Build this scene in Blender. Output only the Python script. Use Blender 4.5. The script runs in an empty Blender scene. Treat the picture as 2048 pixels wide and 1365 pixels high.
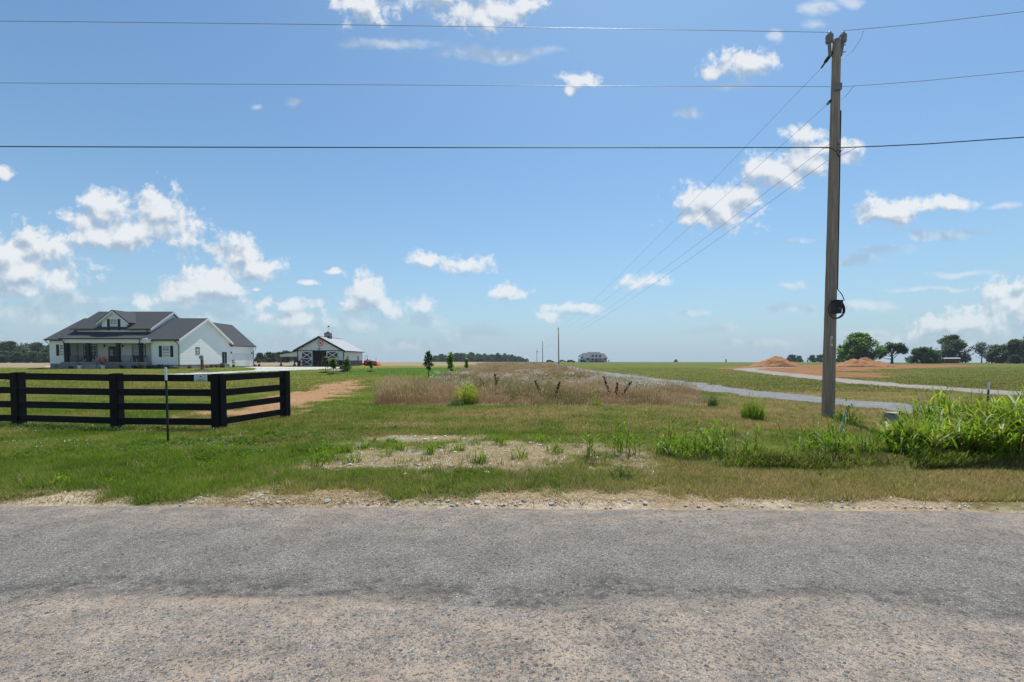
import bpy, bmesh, math, random
import numpy as np
from mathutils import Vector, Matrix
random.seed(7)
rng = np.random.default_rng(11)
S = bpy.context.scene
COL = S.collection
# ------------------------------------------------------------------ camera
W0, H0, FPX, HORIZON, EYE = 2048.0, 1365.0, 900.0, 721.0, 1.7
PITCH = math.radians(2.0)
CY = HORIZON + FPX * math.tan(PITCH)          # optical axis row (the picture is a crop)
cam = bpy.data.cameras.new('camera')
cam.sensor_width = 36.0
cam.lens = FPX / W0 * 36.0
cam.shift_y = (CY - H0 / 2) / W0
cam.clip_start, cam.clip_end = 0.05, 12000
camo = bpy.data.objects.new('camera', cam); COL.objects.link(camo)
camo.location = (0, 0, EYE)
camo.rotation_euler = (math.radians(90) - PITCH, 0, 0)
S.camera = camo
# ------------------------------------------------------------------ light
SUN = Vector((0.15, 0.40, 1.0)).normalized()
sl = bpy.data.lights.new('sun', 'SUN'); sl.energy = 4.0; sl.angle = math.radians(0.53); sl.color = (1.0, 0.955, 0.88)
so = bpy.data.objects.new('sun', sl); COL.objects.link(so)
so.rotation_euler = SUN.to_track_quat('Z', 'Y').to_euler(); so.location = (20, 60, 140)
S.view_settings.view_transform = 'Standard'
S.view_settings.look = 'None'
S.view_settings.exposure = 0.35
S.view_settings.gamma = 1.0
S.view_settings.use_curve_mapping = False
S.cycles.max_bounces = 6; S.cycles.transparent_max_bounces = 8
S.cycles.diffuse_bounces = 3; S.cycles.transmission_bounces = 4
S.cycles.volume_bounces = 0
S.cycles.use_denoising = True; S.cycles.denoiser = 'OPENIMAGEDENOISE'; S.cycles.denoising_input_passes = 'RGB_ALBEDO_NORMAL'; S.cycles.denoising_prefilter = 'ACCURATE'
S.cycles.use_adaptive_sampling = False
S.cycles.caustics_reflective = False; S.cycles.caustics_refractive = False

def ray(px, py):
    c, s = math.cos(PITCH), math.sin(PITCH)
    f = Vector((0, c, -s)); u = Vector((0, s, c))
    return f * FPX + Vector((px - W0 / 2, 0, 0)) + u * (CY - py)
def at(px, py, Y):
    d = ray(px, py); return Vector((0, 0, EYE)) + d * (Y / d.y)

# world: sky + fair-weather clouds placed by world direction
wd = bpy.data.worlds.new('World'); S.world = wd; wd.use_nodes = True
def build_world():
    nt = wd.node_tree; nt.nodes.clear(); L = nt.links
    def N(t, **k):
        n = nt.nodes.new(t)
        for a, b in k.items(): setattr(n, a, b)
        return n
    def M(op, a, b=None, c=None, clamp=False):
        n = N('ShaderNodeMath', operation=op, use_clamp=clamp)
        for i, v in enumerate((a, b, c)):
            if v is None: continue
            if isinstance(v, (int, float)): n.inputs[i].default_value = v
            else: L.new(v, n.inputs[i])
        return n.outputs[0]
    def V(op, a, b=None, c=None, scale=None):
        n = N('ShaderNodeVectorMath', operation=op)
        for i, v in enumerate((a, b, c)):
            if v is None: continue
            if isinstance(v, tuple): n.inputs[i].default_value = v
            else: L.new(v, n.inputs[i])
        if scale is not None: n.inputs['Scale'].default_value = scale
        return n
    def noise(vec, scale, detail, rough=0.55):
        n = N('ShaderNodeTexNoise'); n.inputs['Scale'].default_value = scale
        n.inputs['Detail'].default_value = detail; n.inputs['Roughness'].default_value = rough
        L.new(vec, n.inputs['Vector']); return n
    def ramp(x, a, b, lo=0.0, hi=1.0, smooth=True):
        n = N('ShaderNodeMapRange', interpolation_type='SMOOTHSTEP' if smooth else 'LINEAR')
        L.new(x, n.inputs[0])
        for i, v in enumerate((a, b, lo, hi)): n.inputs[1 + i].default_value = v
        return n.outputs[0]
    sky = N('ShaderNodeTexSky', sky_type='NISHITA')
    sky.sun_disc = False
    sky.sun_elevation = math.asin(SUN.z); sky.sun_rotation = math.atan2(SUN.x, SUN.y)
    sky.air_density = 1.0; sky.dust_density = 1.0; sky.ozone_density = 3.0; sky.altitude = 100
    bg = N('ShaderNodeBackground'); bg.inputs[1].default_value = 0.107
    tc = N('ShaderNodeTexCoord')
    sp = N('ShaderNodeSeparateXYZ'); L.new(tc.outputs['Generated'], sp.inputs[0])
    hz = N('ShaderNodeMix', data_type='RGBA'); L.new(V('MULTIPLY', sky.outputs[0], (.77, .99, 1.03)).outputs[0], hz.inputs[6]); hz.inputs[7].default_value = (3.15, 4.1, 5.0, 1)
    L.new(M('MULTIPLY', M('POWER', M('SUBTRACT', 1.0, M('ABSOLUTE', sp.outputs[2], clamp=True)), 6.0), 0.96), hz.inputs[0])
    L.new(hz.outputs[2], bg.inputs[0])
    ay = M('MAXIMUM', M('ABSOLUTE', sp.outputs[1]), 0.03)
    u = M('DIVIDE', sp.outputs[0], ay); v = M('DIVIDE', sp.outputs[2], ay)
    cb = N('ShaderNodeCombineXYZ'); L.new(u, cb.inputs[0]); L.new(v, cb.inputs[1]); P = cb.outputs[0]
    wn = noise(P, 9.0, 4)
    wv = V('MULTIPLY', V('SUBTRACT', wn.outputs['Color'], (.5, .5, .5)).outputs[0], (.05, .035, 0)).outputs[0]
    PW = V('ADD', P, wv).outputs[0]
    # cloud masses: (px, py, half width, half height) in the photograph, turned into directions
    puffy = [(30,505,85,38),(75,500,60,40),(50,545,95,34),(115,492,25,22),(30,575,70,20),(205,420,42,34),(165,445,42,20),
        (310,425,45,40),(330,455,62,32),(255,468,110,26),(205,475,60,20),(460,515,58,32),(510,535,48,22),(430,565,55,36),(365,590,50,24),(300,605,34,14),
        (735,585,30,30),(720,610,36,22),(760,615,34,18),(850,613,20,14),(848,519,27,13),(930,530,42,17),(1014,584,32,15),(1290,564,32,12),
        (1430,415,72,36),(1470,395,62,26),(1395,435,42,18),(1560,345,62,28),(1600,325,55,26),(1608,268,38,17),(1660,300,50,14),(1690,325,20,14),
        (1780,425,46,22),(1830,408,48,14),(1895,406,36,11),(2010,580,34,22),(2030,610,60,30),(1960,640,52,26),(1880,655,60,20),
        (662,541,17,5),(612,567,18,4),(515,577,10,4),(12,345,17,14),(1110,635,24,8),(1150,618,48,8),(590,612,40,12),(530,605,18,12),(600,635,60,18),
        (740,20,48,26),(700,8,40,14),(950,22,62,30),(1010,18,55,22),(880,-10,90,18),(1490,128,48,20),(1430,148,30,15),(1165,163,26,12),(1143,187,8,8)]
    thin = [(120,600,110,20),(60,625,110,26),(200,640,80,18),(420,625,110,22),(620,655,90,22),(560,680,100,18),(700,650,120,18),(845,640,60,16),(960,665,80,14),
        (1150,625,60,10),(1725,515,38,13),(1690,525,30,9),(1835,470,26,10),(1930,462,44,11),(1900,470,60,9),(1755,500,60,10),(1580,572,20,8),(1602,568,14,7),
        (1600,615,46,9),(1565,618,26,7),(1720,610,70,10),(1860,578,90,5),(1930,548,60,6),(1540,690,60,10),(1780,680,90,18),(1900,690,110,18),(2000,660,90,30),
        (1385,228,26,10),(1460,172,40,9),(1550,70,14,14),(1630,48,24,9),(1640,20,30,12),(1700,8,26,10),(590,207,13,8),(515,214,13,5),(1590,480,30,6),(2010,410,40,7),
        (1380,630,40,7),(1430,660,60,8),(1480,690,50,8),(1000,110,110,14),(780,90,90,12),(40,690,120,24),(330,700,120,16),(860,690,120,14)]
    def field(Pin, lst):
        out = None
        for (px, py, rx, ry) in lst:
            d = ray(px, py); cu, cv = d.x / d.y, d.z / d.y
            sx, sy = FPX / rx / 1.1, FPX / ry / 1.12
            n = V('MULTIPLY_ADD', Pin, (sx, sy, 0), (-cu * sx, -cv * sy, 0))
            ln = V('LENGTH', n.outputs[0]).outputs['Value']
            out = ln if out is None else M('SMOOTH_MIN', out, ln, 0.35)
        return out
    n1 = noise(PW, 16.0, 9, 0.62)
    n2 = noise(PW, 55.0, 6, 0.6)
    up = V('ADD', PW, (0.008, 0.022, 0)).outputs[0]
    n1u = noise(up, 16.0, 3, 0.5); n1s = noise(PW, 16.0, 3, 0.5)
    dp = field(PW, puffy); dpu = field(up, puffy)
    jitter = M('MULTIPLY', M('SUBTRACT', n1.outputs['Fac'], 0.5), 3.7)
    jit2 = M('MULTIPLY', M('SUBTRACT', n2.outputs['Fac'], 0.5), 1.9)
    e = M('ADD', M('ADD', dp, jitter), jit2)
    cover = ramp(e, 1.42, 0.45)
    jitu = M('MULTIPLY', M('SUBTRACT', n1u.outputs['Fac'], 0.5), 3.7)
    shade = M('SUBTRACT', M('ADD', M('MULTIPLY', dp, .7), M('MULTIPLY', M('SUBTRACT', n1s.outputs['Fac'], 0.5), 3.7)), M('ADD', M('MULTIPLY', dpu, .7), jitu))
    shade = M('ADD', shade, M('MULTIPLY', M('SUBTRACT', n1.outputs['Fac'], n1s.outputs['Fac']), 1.2))      # >0: more cloud above = its shaded side
    bright = ramp(shade, -0.45, 0.75, 0.88, 0.52)
    inner = ramp(e, 0.95, -0.1, 0.0, 1.0)
    dt = field(PW, thin)
    stretched = V('MULTIPLY', PW, (0.55, 1.5, 1)).outputs[0]
    n3 = noise(stretched, 17.0, 8, 0.62)
    et = M('ADD', dt, M('MULTIPLY', M('SUBTRACT', n3.outputs['Fac'], 0.5), 2.6))
    covt = M('MULTIPLY', ramp(et, 1.3, 0.1), 0.55)
    # haze towards the horizon whitens low clouds
    tot = M('MAXIMUM', M('MULTIPLY', cover, 0.93), covt)
    front = ramp(sp.outputs[2], -0.01, 0.02)
    tot = M('MULTIPLY', tot, front)
    low = ramp(v, 0.22, 0.0)
    tot = M('MULTIPLY', tot, M('SUBTRACT', 1.0, M('MULTIPLY', low, 0.45)))
    cc = N('ShaderNodeMix', data_type='RGBA')
    L.new(ramp(bright, 0.52, 0.88, 0, 1, False), cc.inputs[0])
    cc.inputs[6].default_value = (0.31, 0.385, 0.48, 1); cc.inputs[7].default_value = (0.67, 0.69, 0.71, 1)
    cbg = N('ShaderNodeBackground'); L.new(cc.outputs[2], cbg.inputs[0])
    mx = N('ShaderNodeMixShader'); L.new(tot, mx.inputs[0]); L.new(bg.outputs[0], mx.inputs[1]); L.new(cbg.outputs[0], mx.inputs[2])
    out = N('ShaderNodeOutputWorld'); L.new(mx.outputs[0], out.inputs[0])
build_world()
wd.cycles.sampling_method = 'MANUAL'; wd.cycles.sample_map_resolution = 512

# ------------------------------------------------------------------ numeric helpers
def ss(a, b, t):
    t = np.clip((t - a) / (b - a), 0, 1); return t * t * (3 - 2 * t)
def _h(ix, iy, seed):
    n = (ix.astype(np.int64) * 374761393 + iy.astype(np.int64) * 668265263 + seed * 982451653) & 0xffffffff
    n = ((n ^ (n >> 13)) * 1274126177) & 0xffffffff
    return ((n ^ (n >> 16)) & 0xffffff) / float(0xffffff)
def vn(x, y, seed=0):
    x = np.asarray(x, float); y = np.asarray(y, float)
    ix, iy = np.floor(x), np.floor(y); fx, fy = x - ix, y - iy
    fx = fx * fx * (3 - 2 * fx); fy = fy * fy * (3 - 2 * fy)
    a, b, c, d = _h(ix, iy, seed), _h(ix + 1, iy, seed), _h(ix, iy + 1, seed), _h(ix + 1, iy + 1, seed)
    return (a * (1 - fx) + b * fx) * (1 - fy) + (c * (1 - fx) + d * fx) * fy
def fbm(x, y, seed=0, o=4):
    s, a, t = 0, 0.5, 0
    for k in range(o):
        s = s + a * vn(np.asarray(x) * 2 ** k, np.asarray(y) * 2 ** k, seed + k); t += a; a *= 0.55
    return s / t
def mixc(a, b, t):
    t = np.asarray(t)[..., None]; return np.asarray(a) * (1 - t) + np.asarray(b) * t

def tz(x, y, fine=True):
    x = np.asarray(x, float); y = np.asarray(y, float)
    r = np.hypot(x, y)
    z = 0.42 * ss(14, 65, np.maximum(y, r * 0.75))
    z = z - 0.006 * np.maximum(0, r - 330) * ss(330, 430, r)
    z = z + 0.10 * (fbm(x * .035, y * .035, 3, 2) - .5) * ss(30, 80, r) * 2 * (1 - ss(150, 330, r))
    if fine:
        nb = ss(5.5, 6.6, y) * (1 - ss(60, 110, y))
        z = z + nb * (0.09 * (fbm(x * .8, y * .8, 5, 3) - .5) + 0.03 * (fbm(x * 3.1, y * 3.1, 6, 2) - .5))
        # low cut bank where the mown verge meets the tall weeds, right of the stony patch
        edge = 7.15 + 0.25 * (vn(x * .9, 0 * x, 9) - .5)
        z = z + (0.13 * ss(edge - .02, edge + .10, y) * (1 - ss(9.0, 12.0, y)) - 0.05 * ss(edge - .7, edge - .1, y) * (1 - ss(9, 12, y))) * ss(3.0, 4.2, x)
    z = z - 0.06 * (1 - ss(5.1, 5.45, y + 0.02 * x * (np.abs(x) < 40)))
    return z
def tz1(x, y): return float(tz(np.array([x]), np.array([y]))[0])
def ground_many(pxs, pys):
    c, sn = math.cos(PITCH), math.sin(PITCH)
    pxs = np.asarray(pxs, float); w = CY - np.asarray(pys, float)
    dx = pxs - W0 / 2; dy = c * FPX + sn * w; dz = -sn * FPX + c * w
    dx, dz = dx / dy, np.minimum(dz / dy, -1e-6); t = np.full(len(pxs), 12.0)
    for k in range(26):
        z = tz(dx * t, t, False); t = .5 * t + .5 * np.minimum((EYE - z) / -dz, 900)
    return dx * t, t, tz(dx * t, t)
def ground_at(px, py):
    x, y, z = ground_many([px], [py]); return Vector((float(x[0]), float(y[0]), float(z[0])))

# ------------------------------------------------------------------ materials
MATS = {}
def mat(name, color=(.5, .5, .5), rough=.7, metal=0.0, noise=0.0, nscale=8.0, bump=0.0, bscale=None, attr=None, trans=0.0, spec=0.3, stretch=None):
    if name in MATS: return MATS[name]
    m = bpy.data.materials.new(name); m.use_nodes = True; nt = m.node_tree; L = nt.links
    b = nt.nodes['Principled BSDF']; out = nt.nodes['Material Output']
    b.inputs['Roughness'].default_value = rough; b.inputs['Metallic'].default_value = metal
    b.inputs['Specular IOR Level'].default_value = spec
    tc = nt.nodes.new('ShaderNodeTexCoord'); vec = tc.outputs['Object']
    if stretch:
        mp = nt.nodes.new('ShaderNodeMapping'); mp.inputs['Scale'].default_value = stretch; L.new(vec, mp.inputs[0]); vec = mp.outputs[0]
    csrc = None
    if attr:
        a = nt.nodes.new('ShaderNodeAttribute'); a.attribute_name = attr; csrc = a.outputs['Color']
    else:
        r = nt.nodes.new('ShaderNodeRGB'); r.outputs[0].default_value = (*color, 1); csrc = r.outputs[0]
    if noise:
        n = nt.nodes.new('ShaderNodeTexNoise'); n.inputs['Scale'].default_value = nscale; n.inputs['Detail'].default_value = 6
        n.inputs['Roughness'].default_value = .65; L.new(vec, n.inputs['Vector'])
        mr = nt.nodes.new('ShaderNodeMapRange'); mr.inputs[1].default_value = .25; mr.inputs[2].default_value = .75
        mr.inputs[3].default_value = 1 - noise; mr.inputs[4].default_value = 1 + noise; L.new(n.outputs['Fac'], mr.inputs[0])
        mx = nt.nodes.new('ShaderNodeVectorMath'); mx.operation = 'SCALE'; L.new(csrc, mx.inputs[0]); L.new(mr.outputs[0], mx.inputs['Scale'])
        csrc = mx.outputs[0]
    L.new(csrc, b.inputs['Base Color'])
    if bump:
        n = nt.nodes.new('ShaderNodeTexNoise'); n.inputs['Scale'].default_value = bscale or nscale * 2; n.inputs['Detail'].default_value = 5
        L.new(vec, n.inputs['Vector'])
        bp = nt.nodes.new('ShaderNodeBump'); bp.inputs['Strength'].default_value = 1.0; bp.inputs['Distance'].default_value = bump
        L.new(n.outputs['Fac'], bp.inputs['Height']); L.new(bp.outputs[0], b.inputs['Normal'])
    if trans:
        t = nt.nodes.new('ShaderNodeBsdfTranslucent'); L.new(csrc, t.inputs[0])
        mx = nt.nodes.new('ShaderNodeMixShader'); mx.inputs[0].default_value = trans
        L.new(b.outputs[0], mx.inputs[1]); L.new(t.outputs[0], mx.inputs[2]); L.new(mx.outputs[0], out.inputs[0])
    MATS[name] = m; return m
FOL = mat('foliage', attr='Col', rough=.7, trans=.52, spec=.08)
DRYF = mat('dry_foliage', attr='Col', rough=.8, trans=.25, spec=.15)
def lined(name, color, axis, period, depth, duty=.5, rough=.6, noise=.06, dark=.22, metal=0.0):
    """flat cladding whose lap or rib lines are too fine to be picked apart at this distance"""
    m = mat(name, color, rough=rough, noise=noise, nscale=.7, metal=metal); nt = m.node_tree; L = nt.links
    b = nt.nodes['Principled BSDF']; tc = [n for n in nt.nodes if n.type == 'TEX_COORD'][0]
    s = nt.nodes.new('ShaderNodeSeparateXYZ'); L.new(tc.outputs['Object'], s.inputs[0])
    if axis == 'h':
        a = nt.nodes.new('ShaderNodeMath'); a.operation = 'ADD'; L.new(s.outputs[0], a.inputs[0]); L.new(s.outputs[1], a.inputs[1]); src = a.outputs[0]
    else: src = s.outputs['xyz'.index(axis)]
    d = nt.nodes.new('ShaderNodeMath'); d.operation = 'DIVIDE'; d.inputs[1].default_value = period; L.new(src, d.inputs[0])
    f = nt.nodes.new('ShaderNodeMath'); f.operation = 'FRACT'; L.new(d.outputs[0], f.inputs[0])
    h = nt.nodes.new('ShaderNodeMapRange'); h.inputs[1].default_value = 1 - duty; h.inputs[2].default_value = 1 - duty * .6; h.inputs[3].default_value = 1.0; h.inputs[4].default_value = 1 - dark; L.new(f.outputs[0], h.inputs[0])  # lap and rib shade painted in: stripes darken the base colour
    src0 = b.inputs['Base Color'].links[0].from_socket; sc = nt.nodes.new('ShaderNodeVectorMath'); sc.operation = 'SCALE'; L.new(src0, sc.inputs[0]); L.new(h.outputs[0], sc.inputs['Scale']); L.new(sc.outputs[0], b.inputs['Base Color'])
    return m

# ------------------------------------------------------------------ mesh helpers
def clip_band(poly, z0, z1):
    def cut(P, z, keep_above):
        out = []
        for i in range(len(P)):
            a, b = P[i], P[(i + 1) % len(P)]; ia = (a.z >= z) if keep_above else (a.z <= z); ib = (b.z >= z) if keep_above else (b.z <= z)
            if ia: out.append(a)
            if ia != ib: out.append(a.lerp(b, (z - a.z) / (b.z - a.z)))
        return out
    P = cut([Vector(p) for p in poly], z0, True)
    return cut(P, z1, False) if len(P) > 2 else []
class MB:
    def courses(s, poly, step=.24, lip=.027):
        p = [Vector(q) for q in poly]; n = (p[1] - p[0]).cross(p[2] - p[0]).normalized(); zmin = min(q.z for q in p); zmax = max(q.z for q in p); z = zmin
        while z < zmax - .02:
            P = clip_band(p, z, min(z + step, zmax))
            if len(P) > 2:
                off = [q + n * (.004 + lip * (1 - (q.z - z) / step)) for q in P]; s.add(off, [tuple(range(len(P)))])
                low = [q for q in P if abs(q.z - z) < 1e-4]
                if len(low) == 2: s.add([low[0], low[1], low[1] + n * (.004 + lip), low[0] + n * (.004 + lip)], [(0, 1, 2, 3)])
            z += step
        return s
    def __init__(s): s.v = []; s.f = []; s.c = None
    def add(s, vs, fs):
        o = len(s.v); s.v += [tuple(p) for p in vs]; s.f += [tuple(i + o for i in f) for f in fs]; return s
    def box(s, x0, x1, y0, y1, z0, z1):
        return s.add([(x, y, z) for z in (z0, z1) for y in (y0, y1) for x in (x0, x1)],
            [(0, 2, 3, 1), (4, 5, 7, 6), (0, 1, 5, 4), (2, 6, 7, 3), (0, 4, 6, 2), (1, 3, 7, 5)])
    def hexa(s, b, t):          # bottom loop and top loop, same order
        n = len(b); fs = [tuple(range(n))[::-1], tuple(range(n, 2 * n))] + [(i, (i + 1) % n, n + (i + 1) % n, n + i) for i in range(n)]
        return s.add(list(b) + list(t), fs)
    def slab(s, pts, thick):    # polygon with thickness, grown against its normal
        p = [Vector(q) for q in pts]; n = (p[1] - p[0]).cross(p[2] - p[0]).normalized()
        return s.hexa([q - n * thick for q in p], p)
    def bar(s, a, b, w, h=None, up=Vector((0, 0, 1))):
        a, b = Vector(a), Vector(b); h = w if h is None else h; d = (b - a).normalized()
        if abs(d.dot(up)) > .98: up = Vector((0, 1, 0))
        r = d.cross(up).normalized() * w / 2; u = r.cross(d).normalized() * h / 2
        return s.hexa([a - r - u, a + r - u, a + r + u, a - r + u], [b - r - u, b + r - u, b + r + u, b - r + u])
    def tube(s, pts, r, n=8, cap=True):
        pts = [Vector(p) for p in pts]; rs = r if isinstance(r, (list, tuple)) else [r] * len(pts)
        vs, fs = [], []
        for i, p in enumerate(pts):
            d = (pts[min(i + 1, len(pts) - 1)] - pts[max(i - 1, 0)]).normalized()
            ref = Vector((0, 0, 1)) if abs(d.z) < .9 else Vector((1, 0, 0))
            a = d.cross(ref).normalized(); b = d.cross(a)
            for k in range(n):
                t = 2 * math.pi * k / n; vs.append(p + (a * math.cos(t) + b * math.sin(t)) * rs[i])
        for i in range(len(pts) - 1):
            for k in range(n):
                fs.append((i * n + k, i * n + (k + 1) % n, (i + 1) * n + (k + 1) % n, (i + 1) * n + k))
        if cap: fs += [tuple(range(n))[::-1], tuple((len(pts) - 1) * n + k for k in range(n))]
        return s.add(vs, fs)
    def lathe(s, prof, c=(0, 0, 0), n=16):
        vs, fs = [], []
        for r, z in prof:
            for k in range(n):
                t = 2 * math.pi * k / n; vs.append((c[0] + r * math.cos(t), c[1] + r * math.sin(t), c[2] + z))
        m = len(prof)
        for i in range(m - 1):
            for k in range(n): fs.append((i * n + k, i * n + (k + 1) % n, (i + 1) * n + (k + 1) % n, (i + 1) * n + k))
        fs += [tuple(range(n))[::-1], tuple((m - 1) * n + k for k in range(n))]
        return s.add(vs, fs)
    def build(s, name, m, parent=None, org=(0, 0, 0), smooth=False):
        me = bpy.data.meshes.new(name)
        me.from_pydata([(x - org[0], y - org[1], z - org[2]) for x, y, z in s.v], [], s.f)
        bm = bmesh.new(); bm.from_mesh(me); bmesh.ops.recalc_face_normals(bm, faces=bm.faces); bm.to_mesh(me); bm.free()
        if smooth: me.polygons.foreach_set('use_smooth', [True] * len(me.polygons))
        return link(name, me, m, parent, None if parent else org)
def link(name, me, m, parent=None, loc=None):
    o = bpy.data.objects.new(name, me); COL.objects.link(o)
    if m is not None and not me.materials: me.materials.append(m)
    if parent is not None: o.parent = parent
    elif loc is not None: o.location = loc
    return o
def tag(o, label=None, cat=None, group=None, kind=None):
    for k, v in (('label', label), ('category', cat), ('group', group), ('kind', kind)):
        if v: o[k] = v
    return o
def thing(name, label, cat, loc, group=None, rz=0):
    o = bpy.data.objects.new(name, None); COL.objects.link(o); o.location = loc; o.rotation_euler = (0, 0, rz)
    o.empty_display_size = .2
    return tag(o, label, cat, group)
def copy_tree(o, parent=None):
    c = o.copy(); COL.objects.link(c); c.parent = parent
    for ch in [q for q in bpy.data.objects if q.parent == o]: copy_tree(ch, c)
    return c
def raw_mesh(name, V, F, C=None, smooth=False):
    """V (n,3), F (m,3 or 4) int arrays, C (n,3) linear colours"""
    me = bpy.data.meshes.new(name); k = F.shape[1]
    me.vertices.add(len(V)); me.vertices.foreach_set('co', np.ascontiguousarray(V, np.float32).ravel())
    me.loops.add(F.size); me.loops.foreach_set('vertex_index', np.ascontiguousarray(F, np.int32).ravel())
    me.polygons.add(len(F)); me.polygons.foreach_set('loop_start', np.arange(0, F.size, k, dtype=np.int32))
    me.polygons.foreach_set('loop_total', np.full(len(F), k, np.int32))
    if smooth: me.polygons.foreach_set('use_smooth', np.ones(len(F), bool))
    me.update(calc_edges=True)
    if C is not None:
        a = me.color_attributes.new('Col', 'FLOAT_COLOR', 'POINT')
        a.data.foreach_set('color', np.concatenate([np.clip(C, 0, 1), np.ones((len(C), 1))], 1).astype(np.float32).ravel())
    return me
def ribbons(P, az, e0, e1, L, Wd, c0, c1, seg=4, twist=None, prof='leaf'):
    """curved blades: start P (n,3), azimuth, start/end elevation, length, width, base/tip colours"""
    n = len(P); t = np.linspace(0, 1, seg + 1)
    pos = np.array(P, float).copy(); VL = []; VR = []; CC = []
    side_az = az + np.pi / 2 if twist is None else az + np.pi / 2 + twist
    sx, sy = np.cos(side_az), np.sin(side_az)
    for i, ti in enumerate(t):
        if prof == 'leaf': w = Wd * max(.0, (math.sin(math.pi * min(1, .22 + .78 * ti)))) ** .8 if ti < 1 else Wd * 0.02
        elif prof == 'grass': w = Wd * (1 - ti ** 1.5) + 1e-4
        else: w = Wd * (1 - .5 * ti)
        off = np.stack([sx * w / 2, sy * w / 2, np.zeros(n)], 1)
        VL.append(pos - off); VR.append(pos + off); CC.append(mixc(c0, c1, np.full(n, ti)))
        el = e0 + (e1 - e0) * ti
        st = (L / seg)[:, None] * np.stack([np.cos(el) * np.cos(az), np.cos(el) * np.sin(az), np.sin(el)], 1)
        pos = pos + st
    V = np.stack([v for pair in zip(VL, VR) for v in pair], 1)       # n, 2(seg+1), 3
    C = np.stack([c for c in CC for _ in (0, 1)], 1)
    m = 2 * (seg + 1); base = (np.arange(n) * m)[:, None]
    F = np.concatenate([base + np.array([[2 * i, 2 * i + 1, 2 * i + 3, 2 * i + 2]]) for i in range(seg)], 0)
    return V.reshape(-1, 3), F, C.reshape(-1, 3)
def cat_geo(parts):
    V, F, C, o = [], [], [], 0
    for v, f, c in parts: V.append(v); F.append(f + o); C.append(c); o += len(v)
    return np.concatenate(V), np.concatenate(F), np.concatenate(C)
def tri_blades(P, h, w, lean, c0, c1):
    n = len(P); az = rng.random(n) * 6.283; la = rng.random(n) * 6.283
    s = np.stack([np.cos(az) * w / 2, np.sin(az) * w / 2, np.zeros(n)], 1)
    tip = P + np.stack([np.cos(la) * lean * h, np.sin(la) * lean * h, h], 1)
    V = np.stack([P - s, P + s, tip], 1).reshape(-1, 3); C = np.stack([c0, c0, c1], 1).reshape(-1, 3)
    return V, np.arange(3 * n).reshape(-1, 3), C
# ------------------------------------------------------------------ the land: colours by place
def seg_dist(x, y, pts):
    d = np.full(np.shape(x), 1e9)
    for (ax, ay), (bx, by) in zip(pts[:-1], pts[1:]):
        vx, vy = bx - ax, by - ay
        t = np.clip(((x - ax) * vx + (y - ay) * vy) / (vx * vx + vy * vy), 0, 1)
        d = np.minimum(d, np.hypot(x - ax - t * vx, y - ay - t * vy))
    return d
def inpoly(x, y, poly):            # signed: >0 inside, distance to the outline in metres
    ins = np.zeros(np.shape(x), bool); n = len(poly)
    for i in range(n):
        (ax, ay), (bx, by) = poly[i], poly[(i + 1) % n]
        c = ((ay > y) != (by > y)) & (x < (bx - ax) * (y - ay) / (by - ay + 1e-12) + ax); ins ^= c
    d = seg_dist(x, y, list(poly) + [poly[0]])
    return np.where(ins, d, -d)
def gpoly(pp): return [tuple(ground_at(*p)[:2]) for p in pp]
DRIVE = gpoly([(1098,727.5),(1112,730),(1130,735),(1160,741.5),(1215,749),(1290,759),(1370,768),(1440,780.5),(1540,791),(1642,801),(1767,813),(2048,841)])
DRIVE += [(DRIVE[-1][0] + .6, 9.0), (DRIVE[-1][0] + .9, 5.0)]
LANE = gpoly([(1580,735.2),(1530,736.0),(1492,738.0),(1490,740.0),(1520,743.5),(1580,750),(1645,757.5),(1767,769.5),(1900,778.5),(2048,788)])
LANE += [(LANE[-1][0] + .3, 14.0), (LANE[-1][0] + .3, 5.0)]
PAD = gpoly([(1432,737.6),(1500,733),(1600,731),(1700,730),(1850,730),(1960,731.5),(1880,735.5),(1790,737.5),(1690,741),(1640,744),(1760,749),(1740,754),(1640,752),(1560,744)])
PATHD = gpoly([(395,836),(470,812),(520,799),(580,787),(640,772),(690,762.5),(722,761),(700,771),(715,777),(690,788),(660,800),(610,811),(574,824),(500,838)])
DRYSTRIP = [(-5.4, 17.2), (7.6, 17.0), (9.2, 22), (9.0, 34), (6.6, 45), (9.0, 75), (11.5, 110), (13, 200), (-7.5, 200), (-6.5, 110), (-5.6, 60), (-5.4, 40)]
CONC = gpoly([(-260,765),(0,759.5),(130,756.8),(300,752),(384,748.8),(450,745.5),(520,742)])
APRON = gpoly([(490,734.6),(560,734.4),(690,735.2),(686,737.5),(640,739.5),(575,741.6),(500,744.5),(520,739.5),(515,737)])
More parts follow.
